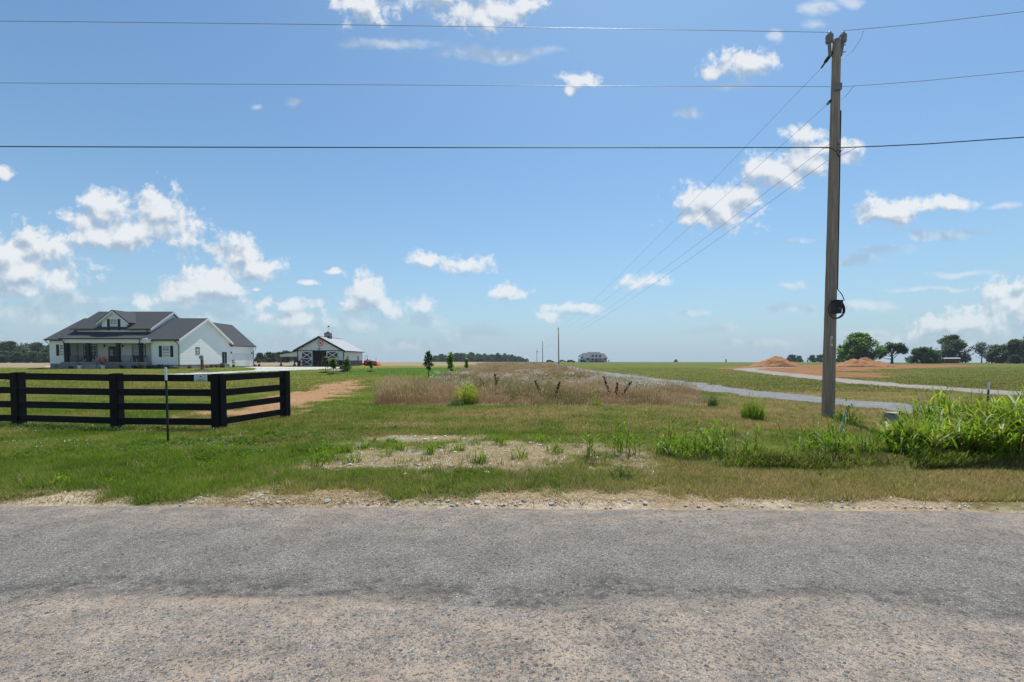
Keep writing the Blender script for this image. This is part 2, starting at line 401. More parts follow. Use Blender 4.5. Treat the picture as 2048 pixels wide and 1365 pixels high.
def masks(x, y):
    w = (fbm(x * .9, y * .9, 21, 4) - .5); w2 = (fbm(x * .25, y * .25, 22, 3) - .5); wf = (fbm(x * 4, y * 4, 23, 3) - .5)
    m = {}
    dd = seg_dist(x, y, DRIVE); m['drive'] = ss(1.75, 1.3, dd + 1.1 * w + .5 * wf)
    dl = seg_dist(x, y, LANE); m['lane'] = ss(1.75, 1.3, dl + 1.1 * w + .5 * wf)
    m['pad'] = ss(-1.2, 1.6, inpoly(x, y, PAD) + 1.6 + 5 * w2 + 2.5 * w)
    m['path'] = ss(-.5, .6, inpoly(x, y, PATHD) + 2.6 * w + 2.0 * wf)
    m['strip'] = ss(-.35, .35, inpoly(x, y, DRYSTRIP) + .9 * w)
    e = np.hypot((x + .65) / 2.75, (y - 8.1) / 1.55)
    e2 = np.hypot((x + 2.2) / 1.3, (y - 7.2) / .45); e3 = np.hypot((x + 1.9) / 1.1, (y - 9.7) / .6)
    m['bare'] = ss(1.15, .50, np.minimum(e, np.minimum(e2, e3)) + 1.5 * w + 1.1 * wf)
    m['shoulder'] = ss(5.72, 5.34, y + .02 * x * (np.abs(x) < 40) + 1.3 * w + .8 * wf + .12 * ss(2, 5, x))
    return m
def gcol(x, y, m=None):
    x = np.asarray(x, float); y = np.asarray(y, float); m = m or masks(x, y); r = np.hypot(x, y)
    nA = fbm(x * .30, y * .30, 31, 4); nB = fbm(x * 1.1, y * 1.1, 32, 4); nC = fbm(x * .05, y * .05, 33, 3); nD = fbm(x * 5, y * 5, 34, 2)
    green = mixc((.052, .098, .007), (.115, .158, .015), nB) * (.72 + .56 * fbm(x * 2.3, y * 2.3, 36, 3))[..., None]
    dry = mixc((.20, .145, .058), (.255, .185, .082), nD)
    right = ss(-1.0, 3.0, x)
    yw = y + 2.2 * (fbm(x * .35, y * .5, 37, 3) - .5) + 1.2 * (nB - .5)
    d1, d2, d3 = .16 + .40 * right, .30 * right, .16 + .46 * ss(-6, 1, x); d4 = .18 + .34 * ss(8, 14, x)
    k1, k2, k3 = ss(6.9, 7.9, yw), ss(9.6, 11.4, yw), ss(15.5, 20, yw)
    dr = ((d1 * (1 - k1) + d2 * k1) * (1 - k2) + d3 * k2) * (1 - k3) + d4 * k3
    dr = np.clip(dr + 1.3 * (nA - .5) + .9 * (nB - .5), 0, .95)
    c = mixc(green, dry, dr)
    # kept lawns further off
    lawn = mixc((.098, .140, .008), (.140, .172, .014), nA)
    lawn = mixc(lawn, dry, np.clip(1.2 * (nB - .5) + .15 + .25 * ss(.45, .7, nC), 0, .6))
    c = mixc(c, lawn, ss(16, 26, y) * ss(-5.0, -7.0, x) * .9)
    c = mixc(c, mixc((.078, .108, .012), (.115, .130, .020), nA), ss(20, 30, y) * ss(8, 13, x) * .75)
    br = ss(38, 48, y) * (1 - ss(72, 84, y)) * ss(-24, -18, x) * ss(-4.5, -6.5, x)
    c = mixc(c, (.058, .128, .010), br * .85)
    c = mixc(c, mixc((.30, .225, .14), (.235, .185, .105), nA), ss(98, 106, y) * ss(14, 4, x) * ss(-150, -110, x))
    c = mixc(c, mixc((.30, .235, .15), (.24, .20, .12), nA), ss(-74, -79, x) * ss(70, 90, y))
    c = mixc(c, mixc((.20, .14, .085), (.27, .19, .12), nB), m['strip'])
    straw = mixc((.40, .305, .195), (.30, .225, .14), nB); pale = mixc((.46, .41, .35), (.37, .33, .28), nD)
    c = mixc(c, mixc(straw, pale, ss(.50, .62, nA)), m['bare'] * .9)
    c = mixc(c, mixc((.47, .375, .265), (.36, .275, .175), ss(.35, .65, nB)), m['shoulder'])
    c = mixc(c, mixc((.30, .165, .085), (.37, .225, .125), nB), m['path'])
    c = mixc(c, mixc((.275, .14, .062), (.205, .10, .045), ss(.3, .7, nB)), m['pad'] * (1 - .8 * ss(.52, .62, nC) * 0))
    c = mixc(c, mixc((.235, .232, .234), (.185, .18, .178), nB), m['drive'])
    c = mixc(c, mixc((.31, .280, .252), (.25, .225, .20), nB), m['lane'])
    return c

def ground_mat(name, grain, bump, bs, gscale=9.0, rough=.95):
    m = bpy.data.materials.new(name); m.use_nodes = True; nt = m.node_tree; L = nt.links
    b = nt.nodes['Principled BSDF']; b.inputs['Roughness'].default_value = rough; b.inputs['Specular IOR Level'].default_value = .1
    a = nt.nodes.new('ShaderNodeAttribute'); a.attribute_name = 'Col'
    tc = nt.nodes.new('ShaderNodeTexCoord')
    prev = a.outputs['Color']
    for sc, amp in ((gscale, grain), (gscale * 5.3, grain * .8), (gscale * .09, grain * .5)):
        n = nt.nodes.new('ShaderNodeTexNoise'); n.inputs['Scale'].default_value = sc; n.inputs['Detail'].default_value = 4; n.inputs['Roughness'].default_value = .7
        L.new(tc.outputs['Object'], n.inputs['Vector'])
        mr = nt.nodes.new('ShaderNodeMapRange'); mr.inputs[1].default_value = .3; mr.inputs[2].default_value = .7; mr.inputs[3].default_value = 1 - amp; mr.inputs[4].default_value = 1 + amp
        L.new(n.outputs['Fac'], mr.inputs[0])
        s = nt.nodes.new('ShaderNodeVectorMath'); s.operation = 'SCALE'; L.new(prev, s.inputs[0]); L.new(mr.outputs[0], s.inputs['Scale']); prev = s.outputs[0]
    L.new(prev, b.inputs['Base Color'])
    n = nt.nodes.new('ShaderNodeTexNoise'); n.inputs['Scale'].default_value = bs; n.inputs['Detail'].default_value = 6; n.inputs['Roughness'].default_value = .7
    L.new(tc.outputs['Object'], n.inputs['Vector'])
    bp = nt.nodes.new('ShaderNodeBump'); bp.inputs['Distance'].default_value = bump; L.new(n.outputs['Fac'], bp.inputs['Height']); L.new(bp.outputs[0], b.inputs['Normal'])
    return m
GM = ground_mat('turf_and_soil', .30, .05, 14)
GRAVEL = ground_mat('loose_gravel', .28, .03, 30, 14)
DIRT = ground_mat('bare_clay', .16, .06, 6, 5)

def grid_sheet(name, xs, ys, m, lift=0.0, mask=None, smooth=True):
    X, Y = np.meshgrid(xs, ys); Z = tz(X, Y) + lift
    mk = masks(X.ravel(), Y.ravel()); C = gcol(X.ravel(), Y.ravel(), mk)
    V = np.stack([X.ravel(), Y.ravel(), Z.ravel()], 1); nx, ny = len(xs), len(ys)
    i = (np.arange(ny - 1)[:, None] * nx + np.arange(nx - 1)[None]).ravel()
    F = np.stack([i, i + 1, i + nx + 1, i + nx], 1)
    if mask is not None:
        k = mk[mask]; F = F[(k[F].mean(1) > .42)]
        used = np.unique(F); remap = -np.ones(len(V), int); remap[used] = np.arange(len(used)); V, C, F = V[used], C[used], remap[F]
    return tag(link(name, raw_mesh(name, V, F, C, smooth), m), kind='structure')
ys = np.concatenate([np.arange(-30, 4.5, 2.5), np.arange(4.5, 13, .085), np.arange(13, 20, .16), 20 * 1.022 ** np.arange(0, 105), 20 * 1.022 ** 105 * 1.12 ** np.arange(1, 32)])
xh = np.concatenate([np.arange(0, 13, .16), 13 * 1.035 ** np.arange(0, 85), 13 * 1.035 ** 85 * 1.14 ** np.arange(1, 24)])
xs = np.concatenate([-xh[:0:-1], xh])
ground = grid_sheet('ground', xs, ys, GM)
grid_sheet('gravel_driveway', np.arange(6, 19, .22), np.concatenate([np.arange(6, 24, .16), np.arange(24, 60, .5), np.arange(60, 190, 2)]), GRAVEL, .012, 'drive')
grid_sheet('gravel_lane', np.arange(20, 62, .3), np.concatenate([np.arange(10, 40, .25), np.arange(40, 110, .6)]), GRAVEL, .012, 'lane')
grid_sheet('bare_clay_pad', np.arange(22, 120, .8), np.arange(34, 150, .8), DIRT, .006, 'pad')
grid_sheet('dirt_path', np.arange(-15, -5, .14), np.arange(11.5, 40, .16), DIRT, .006, 'path')

# concrete drive: strip along a line and the apron by the garage
CM = mat('pale_concrete', (.46, .452, .435), rough=.85, noise=.08, nscale=.6, bump=.003, bscale=20)
def strip(name, pts, width, m, lift, org=(0, 0, 0)):
    P = []
    for i in range(len(pts) - 1):
        a, b = np.array(pts[i]), np.array(pts[i + 1]); k = max(2, int(np.linalg.norm(b - a) / 1.2))
        P += [a + (b - a) * t / k for t in range(k)]
    P.append(np.array(pts[-1])); P = np.array(P)
    T = np.gradient(P, axis=0); T /= np.linalg.norm(T, axis=1)[:, None]; Nn = np.stack([-T[:, 1], T[:, 0]], 1)
    K = 7; V = []
    for k in range(K):
        Q = P + Nn * width * (k / (K - 1) - .5); V.append(np.stack([Q[:, 0], Q[:, 1], tz(Q[:, 0], Q[:, 1]) + lift], 1))
    V = np.stack(V, 1).reshape(-1, 3); n = len(P)
    i = (np.arange(n - 1)[:, None] * K + np.arange(K - 1)[None]).ravel()
    return tag(link(name, raw_mesh(name, V, np.stack([i, i + 1, i + K + 1, i + K], 1), None, True), m), kind='structure')
strip('concrete_driveway', CONC, 3.6, CM, .03)
def poly_sheet(name, poly, m, lift, step):
    xs_ = [p[0] for p in poly]; ys_ = [p[1] for p in poly]
    gx, gy = np.meshgrid(np.arange(min(xs_), max(xs_), step), np.arange(min(ys_), max(ys_), step))
    keep = inpoly(gx.ravel(), gy.ravel(), poly) > 0
    nx, ny = gx.shape[1], gx.shape[0]; i = (np.arange(ny - 1)[:, None] * nx + np.arange(nx - 1)[None]).ravel()
    F = np.stack([i, i + 1, i + nx + 1, i + nx], 1); F = F[keep[F].any(1)]
    V = np.stack([gx.ravel(), gy.ravel(), tz(gx.ravel(), gy.ravel()) + lift], 1)
    u = np.unique(F); rm = -np.ones(len(V), int); rm[u] = np.arange(len(u))
    return tag(link(name, raw_mesh(name, V[u], rm[F], None, True), m), kind='structure')
poly_sheet('concrete_apron', APRON, CM, .036, .5)

# road: chip seal, wheel paths worn grey, sand drifted between and along the edge
def road():
    xs_ = np.concatenate([-np.arange(14, 400, 8.)[::-1], np.arange(-13.9, 14, .1), np.arange(14, 400, 8.)])
    ys_ = np.concatenate([np.arange(-2.2, 1.4, .3), np.arange(1.4, 5.6, .05)])
    X, Y = np.meshgrid(xs_, ys_); yy = Y + .02 * X * (np.abs(X) < 40)
    Z = -.02 + .012 * (fbm(X * .7, Y * 1.4, 41, 3) - .5) + .05 * (1 - ((Y - 1.6) / 3.8) ** 2) * .5
    Z = Z - .075 * ss(5.05, 5.5, yy + .12 * (fbm(X * 1.6, Y * 1.6, 42, 3) - .5)) - .10 * ss(-1.8, -2.2, Y)
    V = np.stack([X.ravel(), Y.ravel(), Z.ravel()], 1); nx, ny = len(xs_), len(ys_)
    i = (np.arange(ny - 1)[:, None] * nx + np.arange(nx - 1)[None]).ravel()
    me = raw_mesh('road', V, np.stack([i, i + 1, i + nx + 1, i + nx], 1), None, True)
    m = bpy.data.materials.new('chip_seal'); m.use_nodes = True; nt = m.node_tree; L = nt.links
    b = nt.nodes['Principled BSDF']; b.inputs['Roughness'].default_value = .8; b.inputs['Specular IOR Level'].default_value = .25
    tc = nt.nodes.new('ShaderNodeTexCoord'); O = tc.outputs['Object']
    def nz(scale, detail=4, rough=.6, vec=None, st=None):
        n = nt.nodes.new('ShaderNodeTexNoise'); n.inputs['Scale'].default_value = scale; n.inputs['Detail'].default_value = detail; n.inputs['Roughness'].default_value = rough
        if st:
            mp = nt.nodes.new('ShaderNodeMapping'); mp.inputs['Scale'].default_value = st; L.new(O, mp.inputs[0]); L.new(mp.outputs[0], n.inputs['Vector'])
        else: L.new(O, n.inputs['Vector'])
        return n.outputs['Fac']
    def mm(op, a, c, d=None):
        n = nt.nodes.new('ShaderNodeMath'); n.operation = op
        for k, v in enumerate((a, c, d)):
            if v is None: continue
            if isinstance(v, (int, float)): n.inputs[k].default_value = v
            else: L.new(v, n.inputs[k])
        return n.outputs[0]
    def mr(x, a, c, lo=0., hi=1.):
        n = nt.nodes.new('ShaderNodeMapRange'); n.interpolation_type = 'SMOOTHSTEP'; L.new(x, n.inputs[0])
        for k, v in enumerate((a, c, lo, hi)): n.inputs[1 + k].default_value = v
        return n.outputs[0]
    def mc(f, a, c):
        n = nt.nodes.new('ShaderNodeMix'); n.data_type = 'RGBA'
        if isinstance(f, float): n.inputs[0].default_value = f
        else: L.new(f, n.inputs[0])
        for k, v in ((6, a), (7, c)):
            if isinstance(v, tuple): n.inputs[k].default_value = (*v, 1)
            else: L.new(v, n.inputs[k])
        return n.outputs[2]
    sp = nt.nodes.new('ShaderNodeSeparateXYZ'); L.new(O, sp.inputs[0])
    wob = mm('MULTIPLY', mm('SUBTRACT', nz(.55, 3, .6), .5), 1.1)
    wob2 = mm('MULTIPLY', mm('SUBTRACT', nz(1.0, 5, .6, st=(.8, 3.0, 1)), .5), .5)
    yv = mm('ADD', mm('ADD', sp.outputs[1], mm('MULTIPLY', sp.outputs[0], .035)), mm('ADD', wob, wob2))
    sandy = mm('MAXIMUM', mr(yv, 3.35, 3.0), mm('MULTIPLY', mr(yv, 3.75, 4.9), .85))
    dark = mm('MULTIPLY', mr(yv, 3.02, 3.16), mr(yv, 3.55, 3.2))
    def vor(scale):
        v = nt.nodes.new('ShaderNodeTexVoronoi'); v.inputs['Scale'].default_value = scale; L.new(O, v.inputs['Vector'])
        c = nt.nodes.new('ShaderNodeSeparateColor'); L.new(v.outputs['Color'], c.inputs[0]); return v.outputs['Distance'], c
    d1, c1 = vor(72); d2, c2 = vor(150); d3, c3 = vor(38)
    cl = nz(3.5, 5, .7, st=(.6, 1.6, 1)); cl2 = nz(14, 4, .65)
    sandf = mm('MULTIPLY', sandy, mr(mm('ADD', cl, mm('MULTIPLY', mm('SUBTRACT', cl2, .5), .8)), .30, .62, .35, 1.0))
    thr = mr(sandf, 0, 1, .97, .40)
    def stones(d, c, lo):
        vis = mr(mm('SUBTRACT', thr, c.outputs[2]), -.03, .03); return mm('MULTIPLY', vis, mr(d, lo, lo - .14))
    m1 = stones(d1, c1, .60); m2 = stones(d2, c2, .62); m3 = mm('MULTIPLY', mr(c3.outputs[1], .90, .94), mr(d3, .50, .36))
    tone = mc(c1.outputs[0], (.104, .094, .083), (.32, .29, .258)); tone = mc(mr(c1.outputs[1], .82, .9), tone, (.36, .34, .315))
    tone2 = mc(c2.outputs[0], (.14, .127, .112), (.34, .31, .275))
    sand = mc(nz(45, 5), (.275, .207, .150), (.37, .292, .222))
    bind = mc(sandf, (.162, .146, .128), sand)
    base = mc(m2, bind, tone2); base = mc(m1, base, tone); base = mc(m3, base, mc(c3.outputs[0], (.07, .068, .066), (.26, .25, .24)))
    dk = mm('MULTIPLY', dark, mr(mm('ADD', nz(7, 6, .7), mm('MULTIPLY', mm('SUBTRACT', cl, .5), .7)), .38, .60))
    base = mc(mm('MULTIPLY', mm('MULTIPLY', dk, mr(cl2, .35, .6, .45, 1.0)), .70), base, (.05, .049, .048))
    pat = nz(2.2, 5, .65); k = mr(pat, .3, .7, .84, 1.14)
    sc = nt.nodes.new('ShaderNodeVectorMath'); sc.operation = 'SCALE'; L.new(base, sc.inputs[0]); L.new(k, sc.inputs['Scale'])
    L.new(sc.outputs[0], b.inputs['Base Color'])
    hgt = mm('ADD', mm('ADD', mm('MULTIPLY', m1, 1.0), mm('MULTIPLY', m2, .5)), mm('ADD', mm('MULTIPLY', m3, 1.6), mm('MULTIPLY', nz(30, 5), .8)))
    bp = nt.nodes.new('ShaderNodeBump'); bp.inputs['Distance'].default_value = .006; L.new(hgt, bp.inputs['Height'])
    L.new(bp.outputs[0], b.inputs['Normal'])
    return tag(link('road', me, m), kind='structure')
road()

# ------------------------------------------------------------------ grass on the verge and lawns (nobody could count it)
def scatter(n, y0, y1, xpad=1.0, power=2.0, xlim=None):
    """points spread evenly per picture area between two distances, inside the field of view"""
    a, b = y0 ** (1 - power), y1 ** (1 - power)
    y = (a + (b - a) * rng.random(n)) ** (1 / (1 - power))
    half = y * 1.16 + xpad
    x = (rng.random(n) * 2 - 1) * half
    if xlim: x = np.clip(x, *xlim)
    return x, y
def turf(n, y0, y1, hb, wb, power, name, label, bare_keep=.24, gain=1.0):
    x, y = scatter(n, y0, y1, power=power); m = masks(x, y); c = gcol(x, y, dict(m, bare=m['bare'] * .15, shoulder=m['shoulder'] * .1)) * gain
    block = np.maximum.reduce([m['drive'], m['lane'], m['pad'], m['path'] * .93, m['strip']])
    shd = np.maximum(m['bare'] * (1 - bare_keep), m['shoulder'] * .88)
    clump = fbm(x * 1.7, y * 1.7, 51, 3); cl2 = fbm(x * 7, y * 7, 52, 2)
    keep = (rng.random(n) > block * .97) & (rng.random(n) > shd) & (rng.random(n) < .45 + .9 * cl2)
    x, y, c, clump, cl2 = x[keep], y[keep], c[keep], clump[keep], cl2[keep]; k = len(x); sh = m['shoulder'][keep]; ba = m['bare'][keep]
    h = hb * (.45 + 1.3 * clump) * (.6 + .8 * rng.random(k)) * (1 - .35 * np.maximum(sh, ba))
    w = wb * (.6 + .8 * rng.random(k))
    v = (.62 + .76 * rng.random(k))[:, None]
    straw = (rng.random(k) < .03 + .26 * ss(-3, 3, x) * fbm(x * .9, y * .9, 54, 3) * 1.5 + .10 * fbm(x * .9, y * .9, 54, 3) + .5 * np.maximum(sh, ba))
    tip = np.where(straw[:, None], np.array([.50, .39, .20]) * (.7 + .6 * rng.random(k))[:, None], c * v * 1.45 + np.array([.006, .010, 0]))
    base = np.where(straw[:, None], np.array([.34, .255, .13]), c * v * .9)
    P = np.stack([x, y, tz(x, y) - .004], 1)
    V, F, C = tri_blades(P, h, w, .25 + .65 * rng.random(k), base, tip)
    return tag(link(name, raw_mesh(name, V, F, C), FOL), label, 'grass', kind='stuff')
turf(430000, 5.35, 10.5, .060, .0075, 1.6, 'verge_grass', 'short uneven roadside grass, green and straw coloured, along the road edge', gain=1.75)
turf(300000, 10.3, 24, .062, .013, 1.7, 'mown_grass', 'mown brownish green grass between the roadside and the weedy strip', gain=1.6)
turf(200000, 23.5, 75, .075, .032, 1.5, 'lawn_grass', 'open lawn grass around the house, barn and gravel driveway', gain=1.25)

def coarse_tufts():
    n = 1500; x, y = scatter(n, 5.6, 16, power=1.5); m = masks(x, y)
    k = (np.maximum.reduce([m['drive'], m['path'], m['strip'], m['shoulder']]) < .4) & (fbm(x * .7, y * .9, 57, 3) > .44); x, y = x[k], y[k]; n = len(x); q = 13
    X = np.repeat(x, q) + rng.normal(0, .045, n * q); Y = np.repeat(y, q) + rng.normal(0, .045, n * q); hh = np.repeat(.09 + .12 * rng.random(n) ** 2, q) * (.6 + .7 * rng.random(n * q))
    tone = np.repeat(mixc((.075, .15, .012), (.20, .23, .05), rng.random(n)), q, 0); dry = np.repeat(rng.random(n) < .22, q)[:, None]; c = np.where(dry, np.array([.40, .30, .14]), tone) * (.8 + .5 * rng.random(n * q))[:, None]
    V, F, C = ribbons(np.stack([X, Y, tz(X, Y) - .01], 1), rng.random(n * q) * 6.283, 1.45 - .5 * rng.random(n * q), .7 - 1.2 * rng.random(n * q), hh, .006 + .005 * rng.random(n * q), c * .7, c * 1.25, 3, None, 'grass')
    tag(link('coarse_grass_tufts', raw_mesh('coarse_grass_tufts', V, F, C), FOL), 'coarser taller grass tufts scattered through the mown roadside grass', 'grass', kind='stuff')
coarse_tufts()
# ------------------------------------------------------------------ tall growth
def pts(x, y, dz=0.0): return np.stack([x, y, tz(x, y) + dz], 1)
def dryweeds():
    n = 190000; x, y = scatter(n, 16.8, 150, power=1.55)
    x = -6.5 + (x / (y * 1.16 + 1) * .5 + .5) * 22
    m = masks(x, y); ragged = .9 * (fbm(x * .9, y * .9, 64, 3) - .5) + .5 * (rng.random(n) - .5); keep = (m['strip'] + ragged > .35) & (inpoly(x, y, DRYSTRIP) > -.9) & (m['drive'] < .25); x, y = x[keep], y[keep]
    n = len(x); big = fbm(x * .35, y * .35, 61, 3); sm = fbm(x * 1.6, y * 1.6, 62, 3)
    keep = rng.random(n) < .35 + 1.1 * sm; x, y, big, sm = x[keep], y[keep], big[keep], sm[keep]; n = len(x)
    tall = .24 + .44 * ss(.35, .65, big) + .16 * ss(2.0, -3.5, x) * ss(26, 18, y)
    tall *= (1 - .62 * ss(4.0, 7.5, x) * ss(26, 18, y))
    h = tall * (.55 + .6 * rng.random(n)) * (.7 + .6 * sm); w = .010 * (y / 17) ** .85 * (.6 + .8 * rng.random(n))
    g = ss(.45, .68, fbm(x * .5, y * .5, 63, 3) + .1 * (rng.random(n) - .5))
    tip = mixc((.62, .425, .235), (.70, .53, .31), rng.random(n)); tip = mixc(tip, (.20, .26, .07), g * .8 * (rng.random(n) < .7))
    base = mixc((.36, .215, .12), (.13, .14, .03), np.clip(g + .25 * rng.random(n), 0, 1))
    V, F, C = tri_blades(pts(x, y, -.01), h, w, .12 + .35 * rng.random(n), base, tip)
    # feathery seed heads
    k = n // 2; P = pts(x[:k], y[:k]); P[:, 2] += h[:k] * .82; P[:, :2] += rng.normal(0, .04, (k, 2))
    v2, f2, c2 = tri_blades(P, h[:k] * .26, w[:k] * 2.6, .6 * rng.random(k), tip[:k] * .95, tip[:k] * 1.08)
    V, F, C = cat_geo([(V, F, C), (v2, f2, c2)])
    tag(link('dry_weeds', raw_mesh('dry_weeds', V, F, C), DRYF), 'strip of reddish brown dry grass and weeds running back to the far field', 'weeds', kind='stuff')
dryweeds()
def flowers():
    V, F, C = [], [], []; o = 0
    spots = [(880,762,5,4),(915,770,6,6),(945,772,4,5),(1045,768,5,6),(1075,760,6,8),(1095,772,6,7),(1040,750,4,4),(1150,768,6,7),(1185,772,7,8),(1215,766,5,7),(1240,776,8,9),(1265,770,8,10),(1290,776,8,9),(1315,782,6,8),(985,752,5,4),(1010,757,5,4),(880,745,4,3),(930,748,5,3),(1130,752,4,4),(1060,745,4,3),(838,742,2,3)]
    xs_, ys_, hs = [], [], []
    for px, py, q, sp in spots:
        for _ in range(q):
            gx, gy, _z = ground_many([px + random.gauss(0, 14)], [max(746, py + 16 + random.gauss(0, sp))]); k = random.randint(6, 17)
            xs_ += list(gx[0] + rng.normal(0, .28, k)); ys_ += list(gy[0] + rng.normal(0, .35, k)); hs += list(random.uniform(.5, .85) * rng.uniform(.85, 1.1, k))
    x, y, h = np.array(xs_), np.array(ys_), np.array(hs); n = len(x)
    m = masks(x, y); keep = (m['drive'] < .5) & (x > -5.6); x, y, h = x[keep], y[keep], h[keep]; n = len(x)
    st = tri_blades(pts(x, y, -.01), h, np.full(n, .012) * (y / 22), .1 + .2 * rng.random(n), np.tile((.09, .11, .04), (n, 1)), np.tile((.16, .19, .08), (n, 1)))
    parts = [st]
    for k in range(4):
        P = pts(x, y); P[:, 2] += h * (.90 + .12 * rng.random(n)); P[:, :2] += rng.normal(0, .07, (n, 2))
        s = .033 * (y / 22) ** .7 * (.7 + .6 * rng.random(n))
        parts.append(tri_blades(P, s, s * 1.5, 1.4 * rng.random(n), np.tile((.64, .65, .55), (n, 1)), np.tile((.74, .74, .66), (n, 1))))
    V, F, C = cat_geo(parts)
    tag(link('white_wildflowers', raw_mesh('white_wildflowers', V, F, C), DRYF), 'drifts of tiny white wildflowers among the dry weeds', 'wildflowers', kind='stuff')
flowers()

def reed(x, y, hgt, lean=.12, up=0.0, nleaf=8, leafL=.55, leafW=.022, col=None, heads=.25, kind=0):
    """tall broad-leaved grass stalks: stem ribbons, arching leaves, some seed heads"""
    n = len(x); P = pts(x, y, -.02); az = rng.random(n) * 6.283
    el0 = np.pi / 2 - np.abs(rng.normal(0, lean, n)); el1 = el0 - .1 - .15 * rng.random(n)
    if col is None: col = mixc((.13, .26, .015), (.36, .45, .04), rng.random(n))
    stc = col * .75
    parts = []
    for tw in (0, np.pi / 2):
        parts.append(ribbons(P, az, el0, el1, hgt, np.full(n, .011), stc * .7, stc * 1.1, 4, np.full(n, tw), 'stem'))
    for k in range(nleaf):
        t = (.08 + .86 * (k + rng.random(n)) / nleaf)
        Q = P.copy(); el = el0 + (el1 - el0) * t * .5
        Q[:, 0] += np.cos(el) * np.cos(az) * hgt * t; Q[:, 1] += np.cos(el) * np.sin(az) * hgt * t; Q[:, 2] += np.sin(el) * hgt * t
        la = rng.random(n) * 6.283; L = leafL * (.55 + .7 * rng.random(n)) * (1.1 - .35 * t)
        v = (.75 + .5 * rng.random(n))[:, None]
        yel = (rng.random(n) < .08)[:, None]; wht = (rng.random(n) < .07)[:, None]  # yellowed leaves; the pale ones carry leaf highlights in their colour
        c = np.where(yel, np.array([.36, .32, .08]), np.where(wht, np.array([.46, .52, .34]), col * v))
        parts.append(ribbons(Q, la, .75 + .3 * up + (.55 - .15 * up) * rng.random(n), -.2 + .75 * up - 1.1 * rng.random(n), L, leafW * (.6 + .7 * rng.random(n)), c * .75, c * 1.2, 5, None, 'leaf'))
    hd = rng.random(n) < heads
    if hd.any():
        el = (el0 + el1) / 2; Q = P + np.stack([np.cos(el) * np.cos(az) * hgt, np.cos(el) * np.sin(az) * hgt, np.sin(el) * hgt], 1); Q = Q[hd]; k = len(Q)
        hl = .28 + .2 * rng.random(k)
        parts.append(ribbons(Q, az[hd], el1[hd], el1[hd] - .4, hl * 1.1, np.full(k, .007), np.tile((.2, .16, .08), (k, 1)), np.tile((.22, .15, .09), (k, 1)), 5, None, 'stem'))
        for j in range(12):
            t = j / 11; R = Q.copy(); R[:, 2] += np.sin(el1[hd]) * hl * t
            R[:, 0] += np.cos(el1[hd]) * np.cos(az[hd]) * hl * t; R[:, 1] += np.cos(el1[hd]) * np.sin(az[hd]) * hl * t
            c = np.tile((.20, .13, .085), (k, 1)) * (.7 + .6 * rng.random(k))[:, None]
            parts.append(ribbons(R, rng.random(k) * 6.283, .9 + .3 * rng.random(k), .2 * np.ones(k), .12 * (1.1 - .7 * t) * (.6 + .8 * rng.random(k)), np.full(k, .006), c, c * 1.2, 5, None, 'stem'))
    return cat_geo(parts)
def in_view_cloud(n, cx, cy, rx, ry): 
    a = rng.random(n) * 6.283; r = np.sqrt(rng.random(n)); return cx + np.cos(a) * r * rx, cy + np.sin(a) * r * ry
# big stand of tall grass right of the pole (px 1740..2048+), several overlapping patches
x, y = [], []
for cx, cy, rx, ry, n in ((8.3, 7.75, .9, .45, 90), (9.3, 7.9, 1.1, .6, 230), (10.3, 8.3, 1.3, .8, 250), (9.2, 8.9, .9, .6, 90), (11.6, 8.6, 1.0, .9, 130), (7.3, 7.9, .8, .5, 80), (8.6, 7.5, 1.4, .3, 80), (9.6, 10.0, .8, .5, 22)):
    a, b = in_view_cloud(n, cx, cy, rx, ry); x.append(a); y.append(b)
x, y = np.concatenate(x), np.concatenate(y); n = len(x)
hg = (.36 + .38 * rng.random(n)) * (.75 + .5 * fbm(x * .9, y * .9, 71, 2)) * (1 - .45 * ss(8.6, 7.2, x)); hg[rng.random(n) < .06] *= 1.5
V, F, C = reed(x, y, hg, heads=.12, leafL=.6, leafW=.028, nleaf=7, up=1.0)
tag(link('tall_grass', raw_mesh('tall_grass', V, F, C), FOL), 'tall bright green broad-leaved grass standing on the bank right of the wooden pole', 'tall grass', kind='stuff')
# lower weeds along the bank edge and the middle clumps
x, y = [], []
for cx, cy, rx, ry, n in ((3.15, 8.0, .6, .45, 62), (2.1, 8.1, .3, .3, 16), (3.9, 7.6, .4, .2, 14), (5.7, 7.7, .55, .35, 48), (6.7, 7.6, .5, .3, 36), (6.1, 8.3, .35, .3, 14), (4.6, 9.5, .4, .4, 5), (7.6, 8.4, .4, .4, 20), (1.5, 7.8, .2, .2, 7), (4.9, 7.6, .3, .15, 8)):
    a, b = in_view_cloud(n, cx, cy, rx, ry); x.append(a); y.append(b)
x, y = np.concatenate(x), np.concatenate(y); n = len(x)
V, F, C = reed(x, y, (.16 + .52 * rng.random(n) ** 1.4), nleaf=6, up=.6, leafL=.30, leafW=.018, heads=0.03, lean=.25, col=mixc((.13, .27, .015), (.27, .40, .03), rng.random(n)))
tag(link('bank_weeds', raw_mesh('bank_weeds', V, F, C), FOL), 'knee-high leafy green weeds along the low bank beside the mown verge', 'weeds', kind='stuff')
